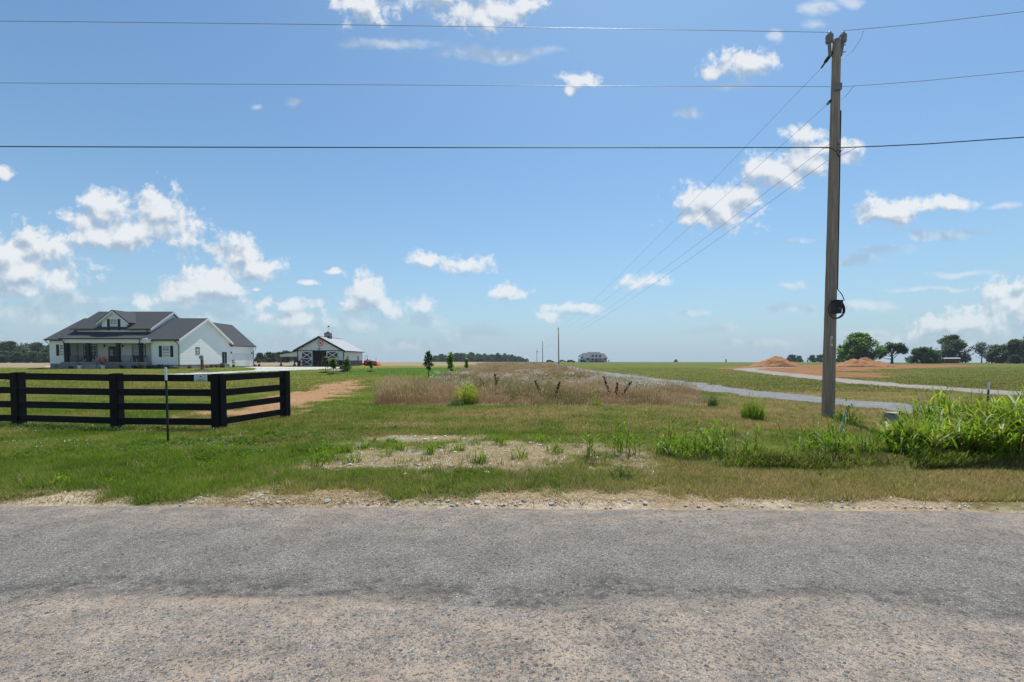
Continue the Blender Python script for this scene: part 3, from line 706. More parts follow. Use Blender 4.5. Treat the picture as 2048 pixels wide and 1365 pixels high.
# fine dense grass hanging over the cut bank
n = 21000; x = 3.0 + 11 * rng.random(n); y = 7.12 + .75 * rng.random(n) ** 1.5
k = rng.random(n) < ss(3.0, 4.4, x) * ss(.30, .62, fbm(x * .8, y * 1.1, 73, 3)); x, y = x[k], y[k]; n = len(x)
c = mixc((.12, .24, .015), (.27, .34, .04), rng.random(n)); dead = (rng.random(n) < .22)[:, None]; c = np.where(dead, np.array([.36, .28, .17]), c)
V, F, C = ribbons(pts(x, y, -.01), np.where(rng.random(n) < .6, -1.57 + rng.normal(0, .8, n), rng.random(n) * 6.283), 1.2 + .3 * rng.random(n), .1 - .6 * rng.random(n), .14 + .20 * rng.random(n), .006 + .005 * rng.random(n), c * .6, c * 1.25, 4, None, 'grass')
tag(link('bank_grass', raw_mesh('bank_grass', V, F, C), FOL), 'dense overhanging grass on the edge of the low cut bank', 'grass', kind='stuff')
# clover, plantain and scattered weeds left of the stony patch
n = 5200; x = -13 + 14.5 * rng.random(n); y = 7.6 + 3.6 * rng.random(n); k = (fbm(x * .6, y * .9, 75, 3) > .555) & (rng.random(n) < .75) & (masks(x, y)['bare'] < .1) & (x < -2.2); x, y = x[k], y[k]; n = len(x)
parts = []
for j in range(4):
    Q = pts(x, y, .0) + np.concatenate([rng.normal(0, .03, (n, 2)), np.zeros((n, 1))], 1)
    c = mixc((.065, .145, .008), (.12, .21, .015), rng.random(n))
    parts.append(ribbons(Q, rng.random(n) * 6.283, .7 + .6 * rng.random(n), -.3 * np.ones(n), .07 + .09 * rng.random(n), .02 + .022 * rng.random(n), c * .8, c * 1.2, 3, None, 'leaf'))
V, F, C = cat_geo(parts)
tag(link('clover_patches', raw_mesh('clover_patches', V, F, C), FOL), 'lush green clover and broad-leaved weeds in the grass before the black fence', 'clover', kind='stuff')
n = 2600; x = -13 + 11 * rng.random(n); y = 7.2 + 4.5 * rng.random(n); k = fbm(x * .5, y * .8, 77, 3) > .52; x, y = x[k], y[k]; n = len(x)
P = pts(x, y, .06); s = .012 + .012 * rng.random(n)
V, F, C = cat_geo([tri_blades(P, s, s * 1.6, rng.random(n), np.tile((.55, .56, .48), (n, 1)), np.tile((.7, .7, .64), (n, 1))), tri_blades(pts(x, y, 0), np.full(n, .07), np.full(n, .004), .2 * rng.random(n), np.tile((.08, .12, .03), (n, 1)), np.tile((.1, .15, .04), (n, 1)))])
tag(link('clover_flowers', raw_mesh('clover_flowers', V, F, C), DRYF), 'tiny white clover heads dotted through the grass near the steel post', 'clover', kind='stuff')
# straw lying about on the shoulder and the stony patch
n = 9000; x = np.where(rng.random(n) < .5, -9 + 22 * rng.random(n), -3.6 + 6 * rng.random(n)); y = np.where(rng.random(n) < .5, 5.35 + .55 * rng.random(n), 6.6 + 3.4 * rng.random(n))
m = masks(x, y); k = rng.random(n) < np.maximum(m['shoulder'], m['bare']) * .9; x, y = x[k], y[k]; n = len(x)
c = mixc((.40, .29, .15), (.52, .42, .26), rng.random(n))
V, F, C = ribbons(pts(x, y, .008), rng.random(n) * 6.283, .25 * rng.random(n), -.1 * np.ones(n), .08 + .16 * rng.random(n), .004 + .004 * rng.random(n), c, c, 2, None, 'stem')
tag(link('loose_straw', raw_mesh('loose_straw', V, F, C), DRYF), 'loose straw stems lying on the dusty road shoulder', 'straw', kind='stuff')

# single clumps that stand alone
def clump(name, label, px, py, n, r, h, w, group=None, col=None, leafL=.5, leafW=.02, nleaf=6, cat='plant', heads=0.0, lean=.15):
    g = ground_at(px, py); a = rng.random(n) * 6.283; rr = r * np.sqrt(rng.random(n)); x = g.x + np.cos(a) * rr; y = g.y + np.sin(a) * rr
    c = mixc(col[0], col[1], rng.random(n)) if col else None
    V, F, C = reed(x, y, h * (.65 + .5 * rng.random(n)), nleaf=nleaf, leafL=leafL, leafW=leafW, col=c, heads=heads, lean=lean)
    V = V - np.array(g[:]); o = link(name, raw_mesh(name, V, F, C), FOL, None, g); return tag(o, label, cat, group)
def tuft(name, label, px, py, n, r, h, w, col, cat, spread=.25):
    g = ground_at(px, py); a = rng.random(n) * 6.283; rr = r * rng.random(n) ** .8; x = g.x + np.cos(a) * rr; y = g.y + np.sin(a) * rr
    c = mixc(col[0], col[1], rng.random(n)); L = h * (.45 + .65 * rng.random(n)) * (1.1 - .45 * rr / r); L[rng.random(n) < .06] *= 1.45
    e0 = 1.5 - spread * .7 * rng.random(n); e1 = e0 - .15 - 1.1 * rng.random(n) ** 2
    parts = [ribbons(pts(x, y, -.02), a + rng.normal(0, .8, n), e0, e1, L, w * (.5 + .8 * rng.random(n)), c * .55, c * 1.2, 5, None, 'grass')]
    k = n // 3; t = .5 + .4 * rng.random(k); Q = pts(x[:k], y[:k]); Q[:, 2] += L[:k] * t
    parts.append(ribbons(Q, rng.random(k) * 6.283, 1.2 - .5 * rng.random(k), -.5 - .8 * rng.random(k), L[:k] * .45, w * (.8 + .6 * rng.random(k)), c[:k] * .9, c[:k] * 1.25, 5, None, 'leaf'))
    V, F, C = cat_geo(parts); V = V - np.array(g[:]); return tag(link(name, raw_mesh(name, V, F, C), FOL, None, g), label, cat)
GRN_ = ((.14, .26, .015), (.28, .40, .03)); YEL_ = ((.30, .38, .03), (.44, .50, .06)); PAL_ = ((.20, .28, .05), (.36, .40, .09)); DRK_ = ((.08, .14, .035), (.13, .19, .05))
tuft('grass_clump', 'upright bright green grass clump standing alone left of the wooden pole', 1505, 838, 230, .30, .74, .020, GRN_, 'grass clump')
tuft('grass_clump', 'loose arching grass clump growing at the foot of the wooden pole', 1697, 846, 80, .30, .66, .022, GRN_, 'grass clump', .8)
tuft('weed_clump', 'yellow-green upright weed clump in the dry weeds', 934, 808, 420, .46, .92, .020, YEL_, 'weed clump', .3)
tuft('weed_clump', 'pale green weed clump near the left end of the dry weeds', 800, 800, 260, .62, .86, .017, PAL_, 'weed clump', .5)
tuft('weed_clump', 'soft lime green weed clump behind the middle dark stalks', 1100, 792, 220, .55, .72, .018, PAL_, 'weed clump', .5)
tuft('weed_clump', 'small bluish green weed at the front edge of the dry weeds', 910, 812, 160, .32, .34, .02, ((.09, .15, .07), (.14, .20, .10)), 'weed clump', .9)
tuft('weed_clump', 'small dark green weed at the right end of the dry weeds', 1426, 813, 110, .18, .52, .018, DRK_, 'weed clump', .4)
tuft('weed_clump', 'green weed with a few tall stems amid white wildflowers', 1186, 802, 110, .3, .66, .018, GRN_, 'weed clump', .5)
tuft('weed_clump', 'low green weed below the white wildflowers beside the dark forked stalks', 1192, 812, 130, .3, .32, .018, GRN_, 'weed clump', .9)
tuft('weed_clump', 'low leafy weed on the grassy edge between road shoulder and fence', 118, 975, 60, .14, .16, .022, GRN_, 'weed clump', 1.2)
tuft('weed_clump', 'small leafy weed beside the stones at the road edge', 218, 970, 40, .10, .12, .022, GRN_, 'weed clump', 1.2)
tuft('weed_clump', 'broad dark leafy weed in the verge right of the stony patch', 1245, 958, 70, .18, .20, .024, DRK_, 'weed clump', 1.2)
for px, py in ((690,905),(730,895),(770,912),(655,915),(800,900),(860,908),(915,900),(1000,890),(1085,885),(640,930),(960,925),(1040,915),(1110,905),(705,925),(880,892)):
    tuft('weed_clump', 'scattered green weed tuft in the bare stony patch', px, py, 60, .13 + .08 * random.random(), .20 + .12 * random.random(), .016, GRN_, 'weed clump', 1.0)['group'] = 'green tufts in the stony patch'
# dark dock stalks
STK = mat('dry_seed_stalk', (.075, .042, .027), rough=.9, noise=.3, nscale=30)
def dock(px, py, specs, label):
    g = ground_at(px, py); t = MB()
    root = thing('dock_plant', label, 'plant', g, 'dark dock plants at the weed edge')
    for dx, h, lx in specs:
        b = Vector((dx, random.uniform(-.05, .05), 0)); p = []; rs = []
        for i in range(9):
            s = i / 8; p.append(b + Vector((lx * s + .012 * math.sin(s * 11), 0.03 * s, h * s))); rs.append(.010 if s < .35 else (.032 + .01 * random.random()) * (1.0 - .75 * max(0, s - .7) / .3))
        m = MB().tube(p[:4], rs[:3] + [.012], 6); m.build('stem', STK, root)
        s2 = MB()
        for k in range(90):
            u = random.uniform(.36, 1.0); q = b + Vector((lx * u, .03 * u, h * u)); a = random.random() * 6.28; r = .042 * (1.05 - .6 * max(0, u - .6))
            c = q + Vector((math.cos(a) * r * .6, math.sin(a) * r * .6, 0)); d = Vector((math.cos(a), math.sin(a), random.uniform(.2, 1))).normalized() * .035
            s2.bar(c, c + d, .026, .022)
        tag(s2.build('seed_head', STK, root), kind='stuff')
dock(1108, 802, ((-.45, .82, -.34), (.02, .80, .22)), 'pair of dark brown dock stalks leaning apart, in dry weeds')
dock(1228, 803, ((-.05, 1.0, -.40), (.05, .75, .08), (.16, .80, .55)), 'forked dark brown dock stalks beside the white wildflowers')
dock(985, 790, ((-.1, .74, -.50), (.12, .82, .14), (.22, .98, -.10)), 'cluster of dark dock stalks above the dry weeds right of yellow-green clump')
# ------------------------------------------------------------------ black board fence
BLK = mat('black_stained_wood', (.0065, .007, .0085), rough=.75, noise=.35, nscale=9, bump=.004, bscale=30, stretch=(1, 1, 1), spec=.18)
def fence():
    P = [ground_at(-158, 849), ground_at(42, 850.5), ground_at(238, 855), ground_at(438, 857.0), ground_at(569, 835.5)]
    base = P[3].copy()
    root = thing('board_fence', 'black four-board wooden fence with a short return panel beside the lawn', 'fence', base)
    def L(v): return v - base
    H = 1.40
    def frame(a, b):
        d = (b - a); d.z = 0; d.normalize(); n = Vector((d.y, -d.x, 0))
        if n.dot(-a) < 0: n = -n
        return d, n
    zs = [(1.20, 1.37), (.835, 1.005), (.475, .645), (.115, .28)]
    def rect_post(c, d, n, w, t, z0, z1, name):
        m = MB(); q = [c + d * sx * w / 2 + n * sy * t / 2 for sx, sy in ((-1, -1), (1, -1), (1, 1), (-1, 1))]
        m.hexa([L(v + Vector((0, 0, z0))) for v in q], [L(v + Vector((0, 0, z1))) for v in q]); m.build(name, BLK, root)
    for i in range(4):
        a, b = P[i], P[i + 1]; d, n = frame(a, b)
        if i == 3: n = Vector((abs(d.y), -d.x, 0)); n = n if n.x > 0 else -n
        for k, (z0, z1) in enumerate(zs):
            j = [random.uniform(-.008, .008) for _ in range(4)]
            e0, e1 = (.0, .0)
            A, B = a + d * e0, b - d * e1
            fr = .086; th = .026
            q0 = [A + n * fr + Vector((0, 0, z0 + j[0])), A + n * (fr + th) + Vector((0, 0, z0 + j[0])), A + n * (fr + th) + Vector((0, 0, z1 + j[0])), A + n * fr + Vector((0, 0, z1 + j[0]))]
            q1 = [B + n * fr + Vector((0, 0, z0 + j[1])), B + n * (fr + th) + Vector((0, 0, z0 + j[1])), B + n * (fr + th) + Vector((0, 0, z1 + j[1])), B + n * fr + Vector((0, 0, z1 + j[1]))]
            MB().hexa([L(v) for v in q0], [L(v) for v in q1]).build('board', BLK, root)
    for i in range(5):
        a = P[i]; nb = P[i + 1] if i < 3 else P[i - 1] if i == 3 else P[3]
        d, n = frame(a, nb)
        if i == 4: n = Vector((abs(d.y), 0, 0)); n = Vector((abs(d.y), -d.x if d.y > 0 else d.x, 0)).normalized(); n = n if n.x > 0 else -n
        rect_post(a, d, n, .165, .165, -.12, H - .01, 'post')
        rect_post(a + n * (.114 + .014), d, n, .18, .028, .035 + random.uniform(-.01, .01), H - .02, 'cover_board')
        if i == 3:
            d2, _ = frame(a, P[4]); n2 = Vector((abs(d2.y), -d2.x, 0)); n2 = n2 if n2.x > 0 else -n2
            rect_post(a + n2 * .128 + d2 * .02, d2, n2, .17, .028, .02, H - .02, 'cover_board')
    # small notice on the top board near the corner
    d, n = frame(P[3], P[2]); n = n
    c = at(410.5, 755, (P[3] + d * .35).y - .145)
    c = P[3] + d * .352 + n * (.112 + .008) + Vector((0, 0, 1.285))
    WHT = mat('sign_white', (.62, .64, .66), rough=.5, noise=.05); INK = mat('sign_ink', (.06, .075, .08), rough=.6); RED = mat('sign_ink_maroon', (.10, .05, .055), rough=.6); GRN = mat('sign_ink_green', (.33, .43, .40), rough=.6)
    sg = thing('notice_sign', 'small white printed notice fixed to top board of black fence', 'sign', c)
    def rect(x0, x1, z0, z1, f, name, mt, th=.002):
        m = MB(); q = [(-d) * x + Vector((0, 0, z)) for x, z in ((x0, z0), (x1, z0), (x1, z1), (x0, z1))]
        return m.hexa([v + n * f for v in q], [v + n * (f + th) for v in q]).build(name, mt, sg)
    rect(-.17, .17, -.082, .082, 0, 'plate', WHT, .004)
    rect(-.028, .030, .028, .050, .005, 'print', INK)
    r_ = random.Random(3)
    def line(x0, x1, z, h, mt):
        m = MB(); x = x0
        while x < x1:
            wdt = r_.uniform(.006, .02); q = [(-d) * xx + Vector((0, 0, zz)) for xx, zz in ((x, z), (x + wdt, z), (x + wdt, z + h * r_.uniform(.7, 1)), (x, z + h))]
            m.hexa([v + n * .0045 for v in q], [v + n * .0065 for v in q]); x += wdt + r_.uniform(.004, .01)
        m.build('print', mt, sg)
    line(-.12, .12, -.008, .014, GRN); line(-.05, .06, -.036, .013, RED); line(-.115, .12, -.07, .020, RED)
    for sx in (-.1, .1): rect(sx - .012, sx + .012, .068, .076, .005, 'screw', INK)
    for sx in (-.095, .1): rect(sx - .012, sx + .012, -.082, -.073, .005, 'screw', INK)
fence()
# ------------------------------------------------------------------ steel T-posts
def tpost(px, py, top, label, colr, wl, group='steel T-posts with white tips'):
    g = ground_at(px, py); tp = at(top[0], top[1], g.y); h = tp.z - g.z
    root = thing('steel_post', label, 'post', g, group)
    ax = (tp - g)
    m1 = mat('post_paint_' + colr, (.018, .035, .026) if colr == 'green' else (.02, .022, .022), rough=.5, noise=.25, nscale=20); m2 = mat('post_white_paint', (.72, .74, .76), rough=.5, noise=.06)
    def prof(a, b, mt, nm, e=0.0):
        m = MB()
        for (x0, x1, y0, y1) in ((-.019 - e, .019 + e, -.004 - e, .004 + e), (-.004 - e, .004 + e, .0, .034 + e)):
            b0 = ax * a; b1 = ax * b
            m.hexa([b0 + Vector(q) for q in ((x0, y0, 0), (x1, y0, 0), (x1, y1, 0), (x0, y1, 0))], [b1 + Vector(q) for q in ((x0, y0, 0), (x1, y0, 0), (x1, y1, 0), (x0, y1, 0))])
        return m.build(nm, mt, root)
    f = 1 - wl / h
    prof(-.1, f, m1, 'shaft'); prof(f, 1, m2, 'white_tip', .001)
    st = MB(); k = 0.06
    while k < f:
        c = ax * k; st.box(c.x - .011, c.x + .011, c.y - .012, c.y - .003, c.z - .007, c.z + .007); k += .05 / h
    tag(st.build('studs', m1, root), kind='stuff')
tpost(336, 885, (331, 735), 'dark green steel T-post with white tip standing before the black fence', 'green', .27)
tpost(1972, 848, (1979, 764), 'black steel T-post with white tip rising out of tall grass by driveway', 'black', .22)
# survey stake
def stake():
    g = ground_at(1679, 871); root = thing('survey_stake', 'pale wooden survey stake with blue painted band, leaning in the weeds', 'stake', g)
    tp = at(1691, 822, g.y + .05) - g; m = MB()
    WD = mat('weathered_lath', (.62, .58, .52), rough=.85, noise=.12, nscale=25, stretch=(3, 3, .5)); BLUE = mat('marker_blue', (.12, .42, .58), rough=.6, noise=.2)
    def seg(a, b, mt, nm, e): MB().bar(tp * a, tp * b, .042 + e, .012 + e, Vector((0, 1, 0))).build(nm, mt, root)
    seg(-.1, .55, WD, 'lath', 0); seg(.55, .78, BLUE, 'blue_band', .001); seg(.78, 1, WD, 'lath', 0)
stake()
# grey concrete box half hidden in the grass
def cbox():
    g = ground_at(1797, 844); w = .27
    m = MB(); m.hexa([(-w, -.14, -.1), (w, -.14, -.1), (w, .22, -.1), (-w, .22, -.1)], [(-w + .02, -.12, .21), (w - .02, -.12, .23), (w - .02, .2, .23), (-w + .02, .2, .21)])
    root = thing('concrete_box', 'low grey concrete box half hidden by tall grass behind the pole', 'concrete box', g)
    CB = mat('old_concrete', (.30, .285, .265), rough=.9, noise=.25, nscale=12, bump=.006)
    m.build('body', CB, root); MB().box(-w + .0, w - .0, -.14, .22, .232, .262).build('lid', CB, root)
cbox()
# ------------------------------------------------------------------ utility poles
PW_ = mat('weathered_pole_wood', (.29, .228, .18), rough=.9, noise=.55, nscale=6, bump=.006, bscale=16, stretch=(5, 5, .22))
HW = mat('galvanised', (.20, .205, .21), rough=.55, noise=.15, metal=.4); PLY = mat('grey_polymer', (.17, .175, .18), rough=.5); BLKP = mat('black_plastic', (.012, .012, .013), rough=.45)
CAB = mat('black_cable', (.02, .02, .022), rough=.6); ALU = mat('aged_wire', (.26, .27, .28), rough=.5, metal=.3)
NEARY = ground_at(1656, 833).y
def pole_big():
    g = ground_at(1656, 833); tp = at(1673.5, 80, g.y)
    root = thing('utility_pole', 'tall weathered wooden utility pole beside the gravel driveway with coiled cable', 'utility pole', g)
    ax = tp - g; hh = ax.z
    def ctr(z): return ax * (z / hh)
    def rad(z): return .172 - .062 * z / hh
    n = 24; m = MB(); m.tube([ctr(z) for z in np.linspace(-.3, hh, 40)], [rad(z) + random.uniform(-.003, .003) for z in np.linspace(-.3, hh, 40)], n)
    m.build('pole_shaft', PW_, root, smooth=True)
    def at_px(px, py, dy=-.0): return at(px, py, g.y + dy) - g
    # two pin insulators on brackets, either side of the top
    for (a, b, s) in (((1660, 112), (1658.5, 84), -1), ((1681, 112), (1686, 84), 1)):
        p0, p1 = at_px(*a), at_px(*b)
        br = MB().tube([p0, (p0 + p1) / 2, p1], .045, 10).build('insulator_bracket', PLY, root)
        d = (p1 - p0).normalized(); q = p1 - d * .05
        prof = [(.05, 0), (.095, .03), (.105, .09), (.085, .12), (.105, .16), (.10, .23), (.06, .27), (.055, .31), (.03, .34)]
        ins = MB(); ins.lathe(prof, q, 14); ins.build('insulator', PLY, br, smooth=True)
    for pz in (91, 105): p = at_px(1681, pz); MB().tube([p, p + Vector((.14, -.02, 0))], .014, 6).build('bolt', HW, root)
    # strain insulators of the wires that run back to the fields
    for (x0, y0, x1, y1, r) in ((1664, 106, 1651, 124, .05), (1650.5, 125, 1643, 136, .026), (1661, 202, 1655.5, 208, .04)):
        MB().tube([at_px(x0, y0, .0), at_px(x1, y1, .35)], r, 10).build('strain_insulator', BLKP, root)
    p = at_px(1676, 175, -.12); MB().box(p.x - .09, p.x + .08, p.y - .06, p.y + .06, p.z - .09, p.z + .1).build('wire_clamp', HW, root)
    # riser cable down the right side, small fittings
    m = MB(); zz = [at_px(1680, 300), ] ; m.tube([ctr(z) + Vector((rad(z) + .012, -.05, 0)) for z in np.linspace(3.85, 9.1, 12)] , .016, 6); m.build('riser_cable', CAB, root)
    a = ctr(3.85) + Vector((rad(3.85) + .012, -.05, 0)); MB().tube([a, a + Vector((.05, -.12, -.18)), a + Vector((.08, -.18, -.36))], .012, 6).build('riser_cable', CAB, root)
    for py in (288, 300, 310): p = at_px(1677, py, -.14); MB().box(p.x - .03, p.x + .03, p.y - .02, p.y + .03, p.z - .03, p.z + .03).build('wire_clamp', HW, root)
    # splice box with coiled cable
    c = at_px(1672.5, 614, -.26); m = MB(); w = .115
    m.hexa([(c.x - w + .02, c.y - .1, c.z - .20), (c.x + w - .03, c.y - .1, c.z - .20), (c.x + w - .03, c.y + .09, c.z - .20), (c.x - w + .02, c.y + .09, c.z - .20)],
           [(c.x - w, c.y - .1, c.z + .19), (c.x + w + .02, c.y - .1, c.z + .19), (c.x + w + .02, c.y + .09, c.z + .19), (c.x - w, c.y + .09, c.z + .19)])
    bxm = m.build('splice_box', BLKP, root); bxm['label'] = 'black cable box strapped to the pole'
    MB().box(c.x + .0, c.x + .06, c.y - .104, c.y - .1005, c.z - .07, c.z - .035).build('label_patch', mat('faded_red', (.30, .07, .05)), bxm)
    MB().tube([c + Vector((-.03, .09, 0)), c + Vector((-.03, .2, .0))], .03, 8).build('mount', HW, bxm)
    r0 = at_px(1671.5, 618, -.30); ringpts = []
    for k in range(3):
        mm_ = MB(); pp = [r0 + Vector((math.cos(t) * (.215 + .012 * k), -.02 * k + .01 * math.sin(3 * t), math.sin(t) * (.255 + .008 * k) - .02)) for t in np.linspace(0, 2 * math.pi, 40)]
        mm_.tube(pp, .014, 6, cap=False).build('cable_coil', CAB, root)
    # yellow tag and white staples
    p = at_px(1664, 682, -.17); t = MB().box(p.x - .026, p.x + .026, p.y - .004, p.y + .03, p.z - .16, p.z + .14).build('pole_tag', mat('tag_white', (.6, .6, .55)), root)
    MB().box(p.x - .018, p.x + .018, p.y - .008, p.y - .0045, p.z - .09, p.z + .06).build('tag_face', mat('tag_yellow', (.32, .26, .03)), t)
    return g, ax
G0, AX0 = pole_big()
# far poles
def pole_far(px, ybase, ytop, Y, label, cap=False):
    b = at(px, ybase, Y); x = b.x; z = tz1(x, Y); tp = at(px - .6, ytop, Y)
    root = thing('utility_pole', label, 'utility pole', (x, Y, z)); h = tp.z - z
    r = .16 * (1 if Y < 150 else 1.25)
    MB().tube([(0, 0, -.3), (tp.x - x, 0, h)], [r, r * .72], 10).build('pole_shaft', PW_, root, smooth=True)
    MB().tube([(tp.x - x - .09, 0, h - .5), (tp.x - x - .13, 0, h + .15)], .05, 6).build('insulator', PLY, root)
    if cap: MB().lathe([(.25, 0), (.28, .1), (.28, .9), (.2, 1)], (.45, 0, h - 2.6), 10).build('transformer', HW, root)
    return Vector((tp.x, Y, z + h))
F1 = pole_far(1117.5, 739, 656, 113, 'slim wooden utility pole beside the bend of the gravel driveway')
F2 = pole_far(1085.5, 728, 683, 213, 'distant wooden utility pole, second along the gravel driveway')
F3 = pole_far(1074.0, 727, 698, 318, 'farthest small utility pole with a transformer near the hilltop', True)
# ------------------------------------------------------------------ wires, each a thing
def wire(pts_, r, label, group, mt=ALU, name='overhead_wire'):
    o = Vector(pts_[0]); m = MB().tube([Vector(p) for p in pts_], r, 5); b = m.build(name, mt, None, o); return tag(b, label, 'wire', group)
def span(a, b, sag, n=28):
    a, b = Vector(a), Vector(b); return [a.lerp(b, t) - Vector((0, 0, 4 * sag * t * (1 - t))) for t in np.linspace(0, 1, n)]
def through(ptl, Yl, n=40, ext=None):
    """smooth line through picture points whose distance is known from the line of poles"""
    W = [at(px, py, Yv) for (px, py), Yv in zip(ptl, Yl)]
    xs_ = np.array([w.x for w in W]); A = np.polyfit(xs_, np.array([w.z for w in W]), min(2, len(W) - 1)); B = np.polyfit(xs_, np.array([w.y for w in W]), 1)
    xx = np.linspace(xs_.min(), xs_.max(), n); return [Vector((x, np.polyval(B, x), np.polyval(A, x))) for x in xx]
Yp = NEARY
for nm, y0, ym, y1, rr, lab in (('top', 43, 51.5, 66, .0078, 'topmost power wire along the road, between insulators'), ('mid', 167, 169.5, 174.5, .0072, 'middle power wire along the road, clamped to the wooden pole'), ('low', 294.5, 294.5, 296, .015, 'thick lowest cable strung along the road past the pole')):
    Yl = Yp * .968
    Ym = Yp * .982
    w = through([(-200, y0 - 2), (0, y0), (900, ym), (1660, y1)], [Yp * .964, Yl, Ym, Yp], 60)
    wire(w, rr, lab + ', left span', 'wires strung along the road', CAB if nm == 'low' else ALU)
for nm, y0, y1, rr, lab in (('top', 62, 22, .0078, 'topmost power wire along the road, between insulators'), ('mid', 174.5, 141, .0072, 'middle power wire along the road, clamped to the wooden pole'), ('low', 296, 273.5, .015, 'thick lowest cable strung along the road past the pole')):
    a = at(1684 if nm == 'top' else 1676, y0, Yp); b = at(2048, y1, Yp * .935); d = b - a
    wire([a, a + d * .25 - Vector((0, 0, .03)), a + d * .5 - Vector((0, 0, .045)), b - Vector((0, 0, .02)), a + d * 1.6 + Vector((0, 0, .12))], rr, lab + ', right span', 'wires strung along the road', CAB if nm == 'low' else ALU)
back = [((1644, 135), 0.0, .9, .0052, 'topmost wire running back along the driveway poles'), ((1656, 208), -1.0, .9, .0052, 'second wire running back along the driveway poles'), ((1661, 287), -2.1, .9, .0055, 'third wire running back along the driveway poles'), ((1659, 319), -2.7, 1.0, .006, 'lowest wire running back along the driveway poles')]
for (p, dz, sag, r, lab) in back:
    a = at(*p, Yp + .1); wire(span(a, F1 + Vector((0, 0, dz)), sag, 34), r, lab + ', near span', 'wires running back along the driveway')
    wire(span(F1 + Vector((0, 0, dz)), F2 + Vector((0, 0, dz)), 1.0, 14), .010, lab + ', far span', 'wires running back along the driveway')
# short jumpers at the pole
wire([at(1727, 62, Yp * .99), at(1723, 76, Yp * .985), at(1706, 102, Yp), at(1684, 120, Yp)], .006, 'thin jumper wire hanging from the topmost power wire beside the pole top', 'jumper wires at the pole')
wire([at(1707, 173, Yp * .985), at(1694, 190, Yp), at(1678, 203, Yp)], .007, 'jumper wire from the middle power wire down to the pole', 'jumper wires at the pole')
wire([at(1641, 296, Yp - .1), at(1663, 297, Yp - .2), at(1674, 305, Yp - .22), at(1679, 315, Yp - .2)], .011, 'cable loop bending round the front of the pole', 'jumper wires at the pole', CAB)
wire([at(1690, 295, Yp - .05), at(1682, 302, Yp - .1), at(1679, 312, Yp - .15)], .010, 'short cable curving from the thick cable to the riser', 'jumper wires at the pole', CAB)
wire([at(1712, 296, Yp - .1), at(1696, 304, Yp - .1), at(1680, 312, Yp - .1)], .007, 'thin guy strand below the thick cable beside the riser', 'jumper wires at the pole')
# ------------------------------------------------------------------ stones along the road
STN = mat('limestone', (.64, .605, .56), rough=.9, noise=.25, nscale=14, bump=.01, bscale=30); STN2 = mat('dark_limestone', (.36, .345, .325), rough=.9, noise=.25, nscale=14, bump=.01, bscale=30)
def rock_mesh(seed, flat=.6):
    r = random.Random(seed); bm = bmesh.new(); bmesh.ops.create_icosphere(bm, subdivisions=2, radius=1)
    planes = [(Vector((r.gauss(0, 1), r.gauss(0, 1), r.gauss(0, 1))).normalized(), r.uniform(.55, .85)) for _ in range(9)]
    for v in bm.verts:
        for n, d in planes:
            k = v.co.dot(n)
            if k > d: v.co -= n * (k - d)
        v.co.z *= flat; v.co *= r.uniform(.96, 1.04)
    me = bpy.data.meshes.new('stone'); bm.to_mesh(me); bm.free(); return me
RK = [rock_mesh(i, random.uniform(.45, .75)) for i in range(8)]; RK2 = [m.copy() for m in RK]
for m in RK: m.materials.append(STN)
for m in RK2: m.materials.append(STN2)
def stone(px, py, wpx, dark=False, label=None, grp=None):
    g = ground_at(px, py); s = wpx / 2 / (FPX / g.y); o = bpy.data.objects.new('stone', random.choice(RK2 if dark else RK)); COL.objects.link(o)
    zz = g.z if g.y > 5.5 else max(g.z, -.035)
    o.location = (g.x, g.y, zz + s * .22); o.rotation_euler = (random.uniform(-.2, .2), random.uniform(-.2, .2), random.uniform(0, 6.28)); o.scale = (s, s * random.uniform(.7, 1.1), s * random.uniform(.7, 1.05))
    tag(o, label or ('pale grey stone on the dusty shoulder beside the road' if not dark else 'dark grey stone on the dusty shoulder beside the road'), 'stone', grp or 'loose stones along the road edge')
stone(955, 1006, 17, label='largest rounded pale stone on the shoulder between straw and road')
stone(973, 948, 16, label='rounded pale stone half sunk in grass before stony patch', grp='stones in the stony patch')
stone(831, 933, 9, True, label='small dark stone on the pale stony patch', grp='stones in the stony patch')
for px, py, w in ((383,993,13),(375,997,8),(384,1006,10),(361,1012,9),(398,996,8),(418,994,9),(495,996,10),(505,1000,14),(520,994,18),(533,1003,12),(548,994,9),(558,1005,12),(517,1011,10),(572,997,10),(655,1004,16),(640,999,9),(690,1003,8),(790,1004,13),(777,1007,8),(700,997,8),(885,1001,12),(897,1003,14),(920,999,10),(905,1013,12),(1036,1004,11),(1048,1003,14),(1041,1009,9),(1096,999,10),(1104,1009,15),(1093,1001,10),(1130,1005,11),(1258,1006,9),(1250,1002,12),(1290,1008,16),(1282,1002,10),(1212,1018,9),(1222,1017,8),(1325,1021,11),(1371,1013,9),(1418,1021,10),(1300,1001,9),(1165,1008,7),(1070,1006,7),(745,1004,7),(610,1001,7)):
    stone(px, py, w * .9, random.random() < .3)
for px, py, w in ((812,952,20),(800,936,18),(770,938,14),(700,932,16),(680,937,12),(838,935,14),(870,932,14),(900,936,16),(1122,926,12),(975,914,12),(910,905,14),(1080,892,12),(850,880,16),(830,875,14),(870,878,18),(890,873,12),(845,886,10),(1060,888,9),(1010,905,9)):
    stone(px, py, w * .8, False, 'flat pale stone lying in the bare stony patch', 'stones in the stony patch')
